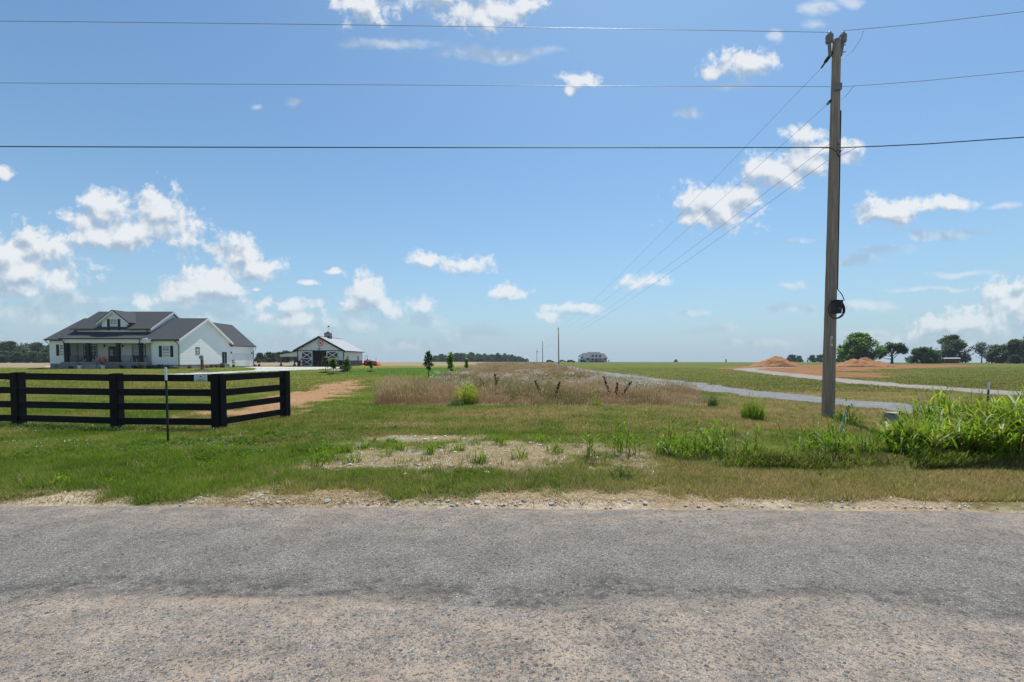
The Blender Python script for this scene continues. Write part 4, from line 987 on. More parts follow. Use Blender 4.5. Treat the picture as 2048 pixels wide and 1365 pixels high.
# fine gravel, too much to count
def gravel(n, gen, smin, smax, label, name):
    x, y = gen(n); tv = np.array([(1, 0, -.5), (-.5, .87, -.5), (-.5, -.87, -.5), (0, 0, .6)]); tf = np.array([(0, 2, 1), (0, 1, 3), (1, 2, 3), (2, 0, 3)]); n = len(x)
    s = smin + (smax - smin) * rng.random(n) ** 2.5; a = rng.random(n) * 6.283
    R = np.stack([np.stack([np.cos(a), -np.sin(a)], 1), np.stack([np.sin(a), np.cos(a)], 1)], 1)
    V = np.tile(tv, (n, 1, 1)) + rng.normal(0, .18, (n, 4, 3)); V[:, :, :2] = np.einsum('nij,nkj->nki', R, V[:, :, :2]); V *= s[:, None, None]
    z = np.where(y < 5.4, np.maximum(tz(x, y), -.02 + .025 * (1 - ((y - 1.6) / 3.8) ** 2)), tz(x, y)); V += np.stack([x, y, z + .2 * s], 1)[:, None]
    F = (np.arange(n)[:, None, None] * 4 + tf[None]).reshape(-1, 3); c = mixc((.26, .25, .24), (.58, .54, .48), rng.random(n))
    tag(link(name, raw_mesh(name, V.reshape(-1, 3), F, np.repeat(c, 4, 0)), mat('gravel_bits', attr='Col', rough=.9)), label, 'gravel', kind='stuff')
def g1(n):
    x = -8 + 18 * rng.random(n); y = 5.28 + .02 * -x + .42 * rng.random(n) ** 1.3; k = rng.random(n) < .12 + 1.3 * ss(.4, .7, fbm(x * .8, y, 81, 2)); return x[k], y[k]
def g2(n):
    x = -3.8 + 6.4 * rng.random(n); y = 6.6 + 3.6 * rng.random(n); m = masks(x, y); k = rng.random(n) < m['bare'] * (.25 + ss(.4, .65, fbm(x * 1.2, y * 1.2, 82, 2))); return x[k], y[k]
gravel(3200, g1, .005, .026, 'scattered crushed gravel along the dusty edge of the road', 'shoulder_gravel')
gravel(5200, g2, .008, .035, 'scattered pale gravel in the bare stony patch', 'patch_gravel')
gravel(2600, lambda n: (-7 + 14 * rng.random(n), 1.9 + 3.3 * rng.random(n)), .003, .009, 'loose chippings lying on the worn road surface', 'road_chippings')
# ------------------------------------------------------------------ buildings: shared bits
SID = mat('white_lap_siding', (.84, .845, .85), rough=.55, noise=.03, nscale=.7)
WTR = mat('white_trim', (.76, .76, .75), rough=.5, noise=.03, nscale=2)
SHG = mat('charcoal_shingles', (.050, .056, .063), rough=.9, noise=.22, nscale=3.2, bump=.012, bscale=9)
GUT = mat('black_gutter', (.012, .012, .013), rough=.4); SHU = mat('black_shutter', (.010, .011, .014), rough=.5)
STO = mat('grey_stone_veneer', (.23, .225, .22), rough=.9, noise=.35, nscale=4.5, bump=.03, bscale=6)
GLS = mat('window_glass', (.055, .065, .075), rough=.06, spec=.9); BLKD = mat('black_door_paint', (.012, .012, .014), rough=.35)
CNC = mat('porch_concrete', (.30, .295, .285), rough=.9, noise=.1, nscale=3)
def window(root, org, c, ax, w, h, n, shutters=0, muntin=(2, 2), trim=None, tw=.07):
    """c = centre of the opening on the wall face, ax = unit vector along the wall, n = outward"""
    c, ax, n = Vector(c), Vector(ax), Vector(n); Z = Vector((0, 0, 1))
    def rect(x0, x1, z0, z1, d0, d1, name, mt, par):
        q = [c + ax * x + Z * z for x, z in ((x0, z0), (x1, z0), (x1, z1), (x0, z1))]
        return MB().hexa([v + n * d0 for v in q], [v + n * d1 for v in q]).build(name, mt, par, org)
    def ring(x0, x1, z0, z1, t, d0, d1, name, mt, par):
        m = MB()
        for a in ((x0, x1, z0, z0 + t), (x0, x1, z1 - t, z1), (x0, x0 + t, z0 + t, z1 - t), (x1 - t, x1, z0 + t, z1 - t)):
            q = [c + ax * x + Z * z for x, z in ((a[0], a[2]), (a[1], a[2]), (a[1], a[3]), (a[0], a[3]))]; m.hexa([v + n * d0 for v in q], [v + n * d1 for v in q])
        return m.build(name, mt, par, org)
    fr = ring(-w / 2 - tw, w / 2 + tw, -h / 2 - tw, h / 2 + tw, tw, .004, .07, 'window', trim or WTR, root)
    rect(-w / 2, w / 2, .02, h / 2, .006, .022, 'pane', GLS, fr); rect(-w / 2, w / 2, -h / 2, -.02, .006, .016, 'pane', GLS, fr)
    m = MB()
    def b(x0, x1, z0, z1, d=.036):
        q = [c + ax * x + Z * z for x, z in ((x0, z0), (x1, z0), (x1, z1), (x0, z1))]; m.hexa([v + n * .0225 for v in q], [v + n * d for v in q])
    b(-w / 2, w / 2, -.045, .045, .05)
    for half in (0, 1):
        zc = h / 4 * (1 if half else -1)
        for i in range(1, muntin[0]): x = -w / 2 + w * i / muntin[0]; b(x - .022, x + .022, zc - h / 4 + .05, zc + h / 4 - .001, .04)
        for i in range(1, muntin[1]): z = zc - h / 4 + h / 2 * i / muntin[1]; b(-w / 2, w / 2, z - .02, z + .02, .038)
    m.build('muntins', WTR, fr, org)
    if shutters:
        for s in (-1, 1):
            x0 = s * (w / 2 + tw + .10); x1 = x0 + s * shutters; x0, x1 = min(x0, x1), max(x0, x1)
            sh = rect(x0, x1, -h / 2 - .09, h / 2 + .09, .004, .05, 'shutter', SHU, root)
    return fr
def gable_roof_slab(m, pts_, t=.16): m.slab(pts_, t)
def downspout(root, org, top, bot, kx=0, ky=0):
    t, b = Vector(top), Vector(bot); MB().tube([t, t + Vector((kx * .4, ky * .4, -.25)), Vector((b.x, b.y, t.z - .7)), b], .055, 6).build('downspout', GUT, root, org)

# ------------------------------------------------------------------ white farmhouse
def house():
    XL, XR = -71.0, -51.2; YF, YB, YR = 69.2, 81.6, 75.4
    zg = tz1(-61, 69); org = Vector((-61.0, 75.0, zg))
    root = thing('farmhouse', 'white one-storey farmhouse with charcoal roof, black shutters and columned porch', 'house', org)
    def P(px, py, Y): return at(px, py, Y)
    zE, zR = 4.88, 8.72; zf = 2.16 - .6; zf = zg + 1.03; zP = zf
    xa, xb = P(130, 700, YF).x, P(303, 700, YF).x                # porch recess
    YP = 71.3                                                    # porch back wall
    # foundation
    m = MB(); m.box(XL, xa, YF, YB, zg - .5, zg + .78); m.box(xb, XR, YF, YB, zg - .5, zg + .62); m.box(xa + .002, xb - .002, YP, YB - .01, zg - .5, zg + .7)
    m.build('foundation', STO, root, org)
    # walls (right gable end, left part, right part, porch back, garage)
    def poly_wall(pts_, t, name, mt=SID, par=root):
        w = MB().slab(pts_, t).build(name, mt, par, org)
        if mt is SID: tag(MB().courses(pts_).build('siding', SID, w, org), kind='stuff')
        return w
    poly_wall([(XL, YF, zg + .78), (xa, YF, zg + .78), (xa, YF, zE + .1), (XL, YF, zE + .1)], .2, 'front_wall')
    poly_wall([(xb, YF, zg + .62), (XR, YF, zg + .62), (XR, YF, zE + .1), (xb, YF, zE + .1)], .2, 'front_wall')
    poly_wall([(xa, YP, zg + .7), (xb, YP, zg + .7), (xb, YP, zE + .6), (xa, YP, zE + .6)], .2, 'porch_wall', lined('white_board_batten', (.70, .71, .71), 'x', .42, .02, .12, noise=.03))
    poly_wall([(xa - .2, YP + .1, zg + .7), (xa - .2, YF + .2, zg + .7), (xa - .2, YF + .2, zE + .1), (xa - .2, YP + .1, zE + .1)][::-1], .18, 'return_wall')
    poly_wall([(xb + .002, YF + .2, zg + .62), (xb + .002, YP, zg + .62), (xb + .002, YP, zE + .1), (xb + .002, YF + .2, zE + .1)], .18, 'return_wall')
    gy = YR; zt = zR - .12
    poly_wall([(XR, YF + .2, zg + .62), (XR, YB, zg + .62), (XR, YB, zE), (XR, gy, zt), (XR, YF + .2, zE + .05)], .2, 'gable_wall')
    poly_wall([(XL, YB, zg + .7), (XL, YF + .2, zg + .7), (XL, YF + .2, zE), (XL, gy, zt), (XL, YB, zE)], .2, 'gable_wall')
    poly_wall([(XR - .2, YB, zg + .7), (XL + .2, YB, zg + .7), (XL + .2, YB, zE), (XR - .2, YB, zE)], .2, 'back_wall')
    # lower roof, both slopes
    ov, eo = .45, .45; sl_ = (zR - zE) / (gy - (YF - eo)); th = .16
    rf = MB()
    xl, xr = XL - .4, XR + ov
    rf.slab([(xl, YF - eo, zE), (xr, YF - eo, zE), (xr, gy, zR), (xl, gy, zR)], th)
    roof = rf.build('roof', SHG, root, org)
    MB().slab([(xr, YB + eo, zE), (xl, YB + eo, zE), (xl, gy + .001, zR), (xr, gy + .001, zR)], th).build('roof_slope', SHG, roof, org)
    # white rake boards and soffit on the gable
    for (y0, z0) in ((YF - eo, zE), (YB + eo, zE)):
        MB().hexa([(xr + .003, y0, z0 - .36), (xr + .035, y0, z0 - .36), (xr + .035, y0, z0 - .01), (xr + .003, y0, z0 - .01)], [(xr + .003, gy, zR - .38), (xr + .035, gy, zR - .38), (xr + .035, gy, zR - .02), (xr + .003, gy, zR - .02)]).build('rake_board', WTR, roof, org)
        MB().hexa([(XR + .002, y0, z0 - .34), (xr + .001, y0, z0 - .34), (xr + .001, y0, z0 - .30), (XR + .002, y0, z0 - .30)], [(XR + .002, gy, zR - .36), (xr + .001, gy, zR - .36), (xr + .001, gy, zR - .32), (XR + .002, gy, zR - .32)]).build('soffit', WTR, roof, org)
    for (x0, x1) in ((xl, xa - .1), (xb + .05, xr)):
        MB().box(x0, x1, YF - eo - .10, YF - eo - .002, zE - .17, zE - .02).build('gutter', GUT, root, org)
        MB().box(x0 + .05, x1 - .05, YF - eo + .0, YF - .002, zE - .30, zE - .26).build('soffit', WTR, root, org)
    # raised middle roof
    ml, mr_ = -68.95, -56.4; ze2, zr2, YE2 = 6.62, 9.82, 70.45
    m = MB(); m.slab([(ml, YE2, ze2), (mr_, YE2, ze2), (mr_, gy, zr2), (ml, gy, zr2)], th); r2 = m.build('roof', SHG, root, org)
    MB().slab([(mr_, gy * 2 - YE2, ze2), (ml, gy * 2 - YE2, ze2), (ml, gy + .001, zr2), (mr_, gy + .001, zr2)], th).build('roof_slope', SHG, r2, org)
    YK = 71.0
    dl, drx = P(204, 660, YK).x, P(253.6, 660, YK).x
    poly_wall([(ml + .6, YK, 5.2), (dl, YK, 5.2), (dl, YK, ze2 + .2), (ml + .6, YK, ze2 + .2)], .15, 'knee_wall')
    poly_wall([(drx, YK, 5.2), (mr_ - .3, YK, 5.2), (mr_ - .3, YK, ze2 + .2), (drx, YK, ze2 + .2)], .15, 'knee_wall')
    gx = mr_ - .3
    poly_wall([(gx, YK + .15, 5.0), (gx, 2 * gy - YK, 5.0), (gx, 2 * gy - YK, ze2), (gx, gy, zr2 - .2), (gx, YK + .15, ze2 + .12)], .15, 'gable_wall')
    for (y0,) in ((YE2,), (2 * gy - YE2,)):
        MB().hexa([(mr_ + .003, y0, ze2 - .32), (mr_ + .03, y0, ze2 - .32), (mr_ + .03, y0, ze2 - .01), (mr_ + .003, y0, ze2 - .01)], [(mr_ + .003, gy, zr2 - .34), (mr_ + .03, gy, zr2 - .34), (mr_ + .03, gy, zr2 - .02), (mr_ + .003, gy, zr2 - .02)]).build('rake_board', WTR, r2, org)
    for x0, x1 in ((ml, dl - .4), (drx + .3, mr_)):
        MB().box(x0, x1, YE2 - .10, YE2 - .002, ze2 - .16, ze2 - .02).build('gutter', GUT, root, org)
        MB().box(x0 + .03, x1 - .03, YE2, YK - .002, ze2 - .27, ze2 - .24).build('soffit', WTR, root, org)
    downspout(root, org, (ml + .75, YE2 - .05, ze2 - .15), (ml + 1.05, YK - .07, 5.75), .5, .2); downspout(root, org, (mr_ - .75, YE2 - .05, ze2 - .15), (mr_ - .42, YK - .07, 5.7), .5, .2)
    # dormer
    dc = P(224.5, 640, YK - .05).x; zda = 9.48; zde = 7.50; hw = (drx - dl) / 2 + .55; dcx = (dl + drx) / 2
    dz = (zda - .18 - zde)
    poly_wall([(dl, YK - .003, 5.2), (drx, YK - .003, 5.2), (drx, YK - .003, zde + .25), (dcx, YK - .003, zda - .2), (dl, YK - .003, zde + .25)], .15, 'dormer_wall')
    poly_wall([(drx, YK + .15, 6.6), (drx, YK + 3.0, 6.6), (drx, YK + 3.0, zde + .25), (drx, YK + .15, zde + .25)], .12, 'dormer_wall')
    Yb = 74.9
    m = MB(); m.slab([(dcx, YK - .35, zda), (dcx - hw, YK - .35, zde), (dcx - hw, Yb - 2.6, zde), (dcx, Yb, zda)], .14); dr_ = m.build('dormer_roof', SHG, root, org)
    MB().slab([(dcx + .001, Yb, zda), (dcx + hw, Yb - 2.6, zde), (dcx + hw, YK - .35, zde), (dcx + .001, YK - .35, zda)], .14).build('roof_slope', SHG, dr_, org)
    for s in (-1, 1):
        MB().hexa([(dcx + s * hw, YK - .39, zde - .30), (dcx + s * hw, YK - .352, zde - .30), (dcx + s * hw, YK - .352, zde - .0), (dcx + s * hw, YK - .39, zde - .0)],
                  [(dcx, YK - .39, zda - .32), (dcx, YK - .352, zda - .32), (dcx, YK - .352, zda - .01), (dcx, YK - .39, zda - .01)]).build('rake_board', WTR, dr_, org)
        MB().hexa([(dcx + s * hw, YK - .35, zde - .27), (dcx + s * hw, YK - .005, zde - .27), (dcx + s * hw, YK - .005, zde - .23), (dcx + s * hw, YK - .35, zde - .23)],
                  [(dcx, YK - .35, zda - .29), (dcx, YK - .005, zda - .29), (dcx, YK - .005, zda - .25), (dcx, YK - .35, zda - .25)]).build('soffit', WTR, dr_, org)
    MB().box(dcx + hw - .04, dcx + hw + .08, YK - .35, YK + 1.2, zde - .16, zde - .03).build('gutter', GUT, root, org)
    window(root, org, (P(228, 650, YK).x, YK - .003, P(228, 649.7, YK).z), (1, 0, 0), .92, 1.55, (0, -1, 0), .40)
    # porch roof, beam, columns
    pl, pr = P(118, 678, 68.4).x, P(282.5, 678, 68.4).x; Yq = 68.35; zq = P(200, 676.5, Yq).z
    zu = 5.72; YT = 71.0
    m = MB(); m.slab([(pl, Yq, zq), (pr, Yq, zq), (mr_ - .3, YT, zu), (pl + .6, YT, zu)], .14); m.build('porch_roof', SHG, root, org)
    MB().box(pl, pr, Yq - .10, Yq - .002, zq - .16, zq - .01).build('gutter', GUT, root, org)
    # white sloping cheek at the right end of the porch roof
    MB().slab([(pr - .1, YF - .5, zq - .72), (xb + .06, YF - .5, zq - .72), (xb + .06, YF - .5, zE - .06), (pr + .5, YF - .5, zq + .05), (pr - .1, YF - .5, zq - .02)], .05).build('porch_cheek', WTR, root, org)
    MB().box(pl + .25, pr + 1.2, Yq + .16, Yq + .42, zq - .74, zq - .15).build('porch_beam', WTR, root, org)
    MB().box(pl + .25, xb - .02, Yq + .425, YP - .01, zq - .60, zq - .56).build('porch_ceiling', WTR, root, org)
    ztop = zq - .745
    cols = [P(133.5, 700, 68.65).x, P(177.2, 700, 68.65).x, P(236.8, 700, 68.65).x, P(282, 700, 68.65).x]
    for cx in cols:
        c = MB(); c.box(cx - .2, cx + .2, 68.45, 68.85, zP + .002, ztop - .001); cc = c.build('porch_column', SHU, root, org)
        MB().box(cx - .26, cx + .26, 68.40, 68.90, ztop - .22, ztop - .003).build('capital', SHU, cc, org); MB().box(cx - .25, cx + .25, 68.41, 68.89, zP + .003, zP + .2).build('plinth', SHU, cc, org)
    # porch deck with stone face, steps
    MB().box(pl + .25, xb - .01, 68.3, YP - .2, zg - .4, zP - .12).build('porch_base', STO, root, org)
    MB().box(pl + .2, xb - .02, 68.24, YP - .21, zP - .118, zP).build('porch_floor', CNC, root, org)
    sx0, sx1 = P(165.5, 730, 67.8).x, P(203, 730, 67.8).x
    ns = 5
    st = None
    for i in range(ns):
        z1 = zP - .118 - (i + 1) * (zP - .118 - zg) / (ns + .6); y1 = 68.295 - i * .30
        MB().box(sx0 - .12 * i, sx1 + .12 * i, y1 - .30, y1 - .001, zg - .3, z1).build('porch_step', CNC, root, org)
    # railings
    RL = mat('black_iron', (.014, .014, .015), rough=.5)
    def rail(x0, x1, y0=68.62, y1=None, za=zP):
        y1 = y0 if y1 is None else y1; a, b = Vector((x0, y0, za)), Vector((x1, y1, za)); n = max(2, int((b - a).length / .14))
        m = MB(); m.bar(a + Vector((0, 0, .95)), b + Vector((0, 0, .95)), .05, .04); m.bar(a + Vector((0, 0, .1)), b + Vector((0, 0, .1)), .04, .03)
        rl = m.build('railing', RL, root, org); k = MB()
        for i in range(n + 1): p = a.lerp(b, i / n); k.bar(p + Vector((0, 0, .02)), p + Vector((0, 0, .95)), .022, .022)
        k.build('balusters', RL, rl, org)
    rail(cols[0] + .2, P(157, 715, 68.6).x); rail(P(157, 715, 68.6).x, cols[1] - .2); rail(cols[2] + .2, cols[3] - .2); rail(cols[3] + .22, xb - .05)
    for sx in (sx0, sx1):
        m = MB(); a = Vector((sx, 68.4, zP)); b = Vector((sx, 67.0, zg)); m.bar(a + Vector((0, 0, .92)), b + Vector((0, 0, .92)), .045, .045); m.bar(a, a + Vector((0, 0, .92)), .04); m.bar(b - Vector((0, 0, .1)), b + Vector((0, 0, .92)), .04); m.build('stair_rail', RL, root, org)
    # windows and doors, front
    def wz(py, Y): return P(0, py, Y).z
    window(root, org, (P(127, 700, YF).x, YF, (wz(690, YF) + wz(711.5, YF)) / 2), (1, 0, 0), .95, 1.55, (0, -1, 0), .45)
    window(root, org, (P(332.3, 700, YF).x, YF, (wz(693, YF) + wz(713.5, YF)) / 2), (1, 0, 0), .95, 1.55, (0, -1, 0), .45)
    for px0, px1 in ((168, 194), (265.5, 290.5)):
        x0, x1 = P(px0, 700, YP).x, P(px1, 700, YP).x; zc = (wz(691.5, YP) + wz(713, YP)) / 2; w = (x1 - x0) / 2 - .06
        for k in (0, 1): window(root, org, (x0 + (x1 - x0) * (.25 + .5 * k), YP, zc), (1, 0, 0), w - .14, 1.55, (0, -1, 0), 0, (2, 2), WTR, .06)
        m = MB(); t = .08; z0, z1 = zc - .92, zc + .92
        for a in ((x0 - t, x1 + t, z1, z1 + t), (x0 - t, x1 + t, z0 - t, z0), (x0 - t, x0, z0, z1), (x1, x1 + t, z0, z1)): m.box(a[0], a[1], YP - .06, YP - .003, a[2], a[3])
        m.build('window_trim', SHU, root, org)
    dx0, dx1 = P(217.5, 700, YP).x, P(241.5, 700, YP).x
    d = MB().box(dx0, dx1, YP - .09, YP - .004, zP, wz(693.5, YP)).build('front_door', BLKD, root, org)
    for k in range(2):
        cx = dx0 + (dx1 - dx0) * (.27 + .46 * k); MB().box(cx - .26, cx + .26, YP - .10, YP - .0915, zP + .95, zP + 1.95).build('door_glass', GLS, d, org)
    MB().box((dx0 + dx1) / 2 - .1, (dx0 + dx1) / 2 - .05, YP - .14, YP - .0915, zP + .95, zP + 1.2).build('door_handle', HW, d, org)
    for px in (210.2, 246.3): x = P(px, 692, YP).x; z = wz(692.3, YP); MB().lathe([(.03, -.2), (.09, -.16), (.11, .12), (.02, .24)], (x, YP - .14, z), 8).build('porch_lamp', SHU, root, org)
    # gable side: window, black door, garage
    nX = (1, 0, 0)
    window(root, org, (XR, 73.35, 3.28), (0, -1, 0), .72, 1.02, nX, 0, (2, 2), SHU, .07)
    sdY0, sdY1 = 79.55, 80.75
    sd = MB().box(XR + .003, XR + .07, sdY0, sdY1, zg + .3, zg + 2.75).build('side_door', BLKD, root, org)
    MB().box(XR + .071, XR + .078, sdY0 + .5, sdY0 + .62, zg + .5, zg + 2.5).build('door_glass', mat('door_light_strip', (.3, .33, .36), rough=.2), sd, org)
    downspout(root, org, (XR - .25, YF - eo - .06, zE - .15), (XR + .06, YF - .06, zg - .02), .4, .3)
    downspout(root, org, (XL - .05, YF - eo - .06, zE - .15), (XL - .06, YF + .3, zg + .1), -.2, .4); downspout(root, org, (pl + .35, Yq - .06, zq - .15), (cols[0] - .1, 68.36, zP + .1), .6, .1); downspout(root, org, (pr - .35, Yq - .06, zq - .15), (cols[3] - .02, 68.3, zg), .5, .1)
    # garage wing behind
    gL, gR, g0, g1_ = -60.0, XR - .002, YB, 89.3; gz, gr = 4.36, 8.72; gxr = -55.6
    MB().box(gL, gR, g0 + .002, g1_, zg - .5, zg + .16).build('foundation', CNC, root, org)
    poly_wall([(gR, g0 + .002, zg + .16), (gR, g1_, zg + .16), (gR, g1_, gz + .15), (gR, g0 + .002, gz + .15)], .2, 'garage_wall')
    poly_wall([(gR - .2, g1_, zg + .16), (gL, g1_, zg + .16), (gL, g1_, gz), (gxr, g1_, gr - .2), (gR - .2, g1_, gz)], .2, 'garage_wall')
    poly_wall([(gL, g1_ - .2, zg + .16), (gL, g0 + .01, zg + .16), (gL, g0 + .01, gz), (gL, g1_ - .2, gz)], .2, 'garage_wall')
    m = MB(); m.slab([(gR + .42, 81.9, gz), (gR + .42, g1_ + .4, gz), (gxr, g1_ + .4, gr), (gxr, 76.0, gr)], .15); gro = m.build('garage_roof', SHG, root, org)
    MB().slab([(gL - .3, g1_ + .4, gz), (gL - .3, 81.9, gz), (gxr - .001, 76.0, gr), (gxr - .001, g1_ + .4, gr)], .15).build('roof_slope', SHG, gro, org)
    MB().box(gR + .002, gR + .40, 82.1, g1_ + .35, gz - .27, gz - .24).build('soffit', WTR, gro, org); MB().box(gR + .02, gR + .41, 82.0, g1_ + .38, gz - .235, gz - .155).build('fascia', WTR, gro, org)
    downspout(root, org, (gR + .35, g1_ + .2, gz - .2), (gR + .06, g1_ - .08, zg), 0, -.1)
    gd0, gd1, gdz = 82.6, 87.7, zg + 2.6
    gd = MB().box(gR + .004, gR + .04, gd0, gd1, zg + .16, gdz).build('garage_door', mat('garage_door_white', (.72, .72, .70), rough=.5, noise=.03), root, org)
    for k in range(4):
        for j in range(4):
            y0 = gd0 + .15 + j * (gd1 - gd0 - .1) / 4; z0 = zg + .26 + k * .58
            MB().box(gR + .041, gR + .052, y0, y0 + 1.0, z0, z0 + .44).build('panel', MATS['garage_door_white'], gd, org)
    for y in (84.95, 85.3): MB().box(gR + .041, gR + .075, y, y + .04, zg + 1.3, zg + 1.5).build('handle', HW, gd, org)
    for y in (82.05, 88.5): MB().lathe([(.03, -.16), (.1, -.14), (.1, .1), (.02, .2)], (gR + .13, y, gdz + .08), 8).build('wall_lamp', SHU, root, org)
    # vents in the stone skirting
    for px, Y in ((128, YF), (334, YF)): p = P(px - (16 if px < 200 else 0), 730, Y); MB().box(p.x - .2, p.x + .2, YF - .03, YF - .002, zg + .3, zg + .46).build('vent', SHU, root, org)
    for y in (71.2, 76.3): MB().box(XR + .003, XR + .03, y, y + .4, zg + .34, zg + .5).build('vent', SHU, root, org)
    return zg, zP, cols, YF, YP, org
HZ, HPZ, HCOLS, HYF, HYP, HORG = house()

# small things round the house
def leafball(name, label, cat, loc, r, h, n, col, leaf=.07, group=None, stem=True, parent=None, mt=FOL):
    u = rng.normal(0, 1, (n, 3)); u /= np.linalg.norm(u, axis=1)[:, None]; rad = (.45 + .6 * rng.random(n))
    P = u * rad[:, None] * np.array([r, r, h / 2]); lump = .75 + .5 * vn(u[:, 0] * 3 + 7, u[:, 2] * 3 + u[:, 1] * 2, 5); P *= lump[:, None]; P[:, 2] += h / 2
    P[:, 2] = np.maximum(P[:, 2], .01)
    c = mixc(col[0], col[1], rng.random(n)); s = leaf * (.6 + .8 * rng.random(n)); az = rng.random(n) * 6.283
    V, F, C = ribbons(P, az, rng.random(n) * 2 - .6, rng.random(n) - .8, s * 1.6, s, c, c * 1.1, 2, None, 'leaf')
    return V, F, C
def shrub(px, Y, r, h, col, label, n=260, leaf=.09, grp='shrubs in the bed along the house'):
    x = at(px, 730, Y).x; z = tz1(x, Y); V, F, C = leafball('', '', '', None, r, h, n, col, leaf)
    root = thing('shrub', label, 'shrub', (x, Y, z), grp)
    link('foliage', raw_mesh('foliage', V, F, C), FOL, root); MB().tube([(0, 0, -.1), (0, 0, h * .5)], .02, 5).build('stem', mat('twig', (.08, .055, .04), rough=.9), root)
DG, LG, RD, MX = ((.03, .055, .02), (.06, .09, .03)), ((.20, .24, .06), (.33, .33, .14)), ((.22, .05, .04), (.32, .10, .06)), ((.10, .09, .03), (.22, .08, .05))
for px, r, h, c, lab in ((141,.28,.4,DG,'small dark round shrub at the left end of the porch base'),(243,.3,.5,DG,'dark green shrub beside the third porch column'),(268,.35,.5,DG,'dark green shrub beside the fourth porch column'),(280,.36,.55,LG,'pale yellow-green shrub below the right porch downspout'),(297,.35,.5,DG,'low dark shrub where porch meets right wing'),(305,.3,.45,MX,'low reddish shrub left of the right wing window'),(312,.35,.42,LG,'pale cream-green shrub below the right wing'),(320,.5,.75,DG,'large dark green shrub under the right wing window'),(334,.5,.3,MX,'low spreading pinkish plant under the right wing window'),(352,.32,.4,LG,'pale green shrub near the front right downspout')):
    shrub(px, 68.0, r, h, c, lab)
for k, (Y, r, h, c, lab) in enumerate(((70.6,.3,.4,MX,'small reddish shrub by the corner of the gable wall'),(73.6,.35,.5,LG,'yellow-green shrub under the small gable window'),(74.7,.4,.55,LG,'fuller yellow-green shrub right of small gable window'),(75.6,.3,.5,DG,'dark shrub behind the wheel post by gable wall'),(77.0,.35,.55,RD,'red-leaved shrub midway along the gable wall'),(78.4,.3,.45,MX,'small red-green shrub near the air conditioner'))):
    x = -50.6; shrub(1024 + x * FPX / Y, Y, r, h, c, lab, grp='shrubs along the gable wall')
POT = mat('white_pot', (.66, .66, .64), rough=.5, noise=.05); TER = mat('dark_pot', (.05, .045, .04), rough=.6)
for px, lab, tree in ((159.5, 'white planter pot at the left foot of the porch steps', False), (206, 'white planter pot with a red-leaved maple at the right foot of the steps', True)):
    Y = 66.7; x = at(px, 735, Y).x; z = tz1(x, Y); root = thing('planter_pot', lab, 'planter', (x, Y, z), 'planters at the porch steps')
    MB().lathe([(.21, -.02), (.23, .1), (.27, .48), (.29, .5), (.29, .54), (.24, .54), (.23, .45)], (0, 0, 0), 14).build('pot', POT, root, smooth=False)
    if tree:
        MB().tube([(0, 0, .4), (.02, 0, .9), (-.03, 0, 1.3)], .025, 5).build('stem', MATS['twig'], root)
        V, F, C = leafball('', '', '', None, .72, 1.5, 420, ((.16, .05, .045), (.30, .11, .10)), .11); V[:, 2] += .55; link('foliage', raw_mesh('foliage', V, F, C), FOL, root)
    else:
        V, F, C = leafball('', '', '', None, .2, .35, 60, DG, .09); V[:, 2] += .45; link('foliage', raw_mesh('foliage', V, F, C), FOL, root)
BW = mat('black_wood', (.014, .014, .014), rough=.5)
def porch_bench(px, w, lab, name='porch_bench', cat='bench'):
    x = at(px, 715, 69.9).x; root = thing(name, lab, cat, (x, 69.9, HPZ + .002))
    for sx in (-1, 1):
        for sy in (-.25, .25): MB().box(sx * w / 2 - .03, sx * w / 2 + .03, sy - .03, sy + .03, 0, .62 if sy < 0 else .95).build('leg', BW, root)
        MB().box(sx * w / 2 - .04, sx * w / 2 + .04, -.32, .2, .622, .66).build('armrest', BW, root)
    for k in range(4): MB().box(-w / 2 + .035, w / 2 - .035, -.24 + k * .12, -.14 + k * .12, .42, .45).build('seat_slat', BW, root)
    for k in range(int(w / .14)): MB().box(-w / 2 + .06 + k * .14, -w / 2 + .14 + k * .14, .26, .285, .47, .92).build('back_slat', BW, root)
    MB().box(-w / 2 + .031, w / 2 - .031, .286, .32, .86, .95).build('top_rail', BW, root)
porch_bench(176, 1.6, 'black slatted bench on the porch behind the second column')
porch_bench(268.5, .62, 'black armchair on the porch left of fourth column', 'porch_chair', 'chair'); porch_bench(277.5, .62, 'black armchair on the porch right beside fourth column', 'porch_chair', 'chair')
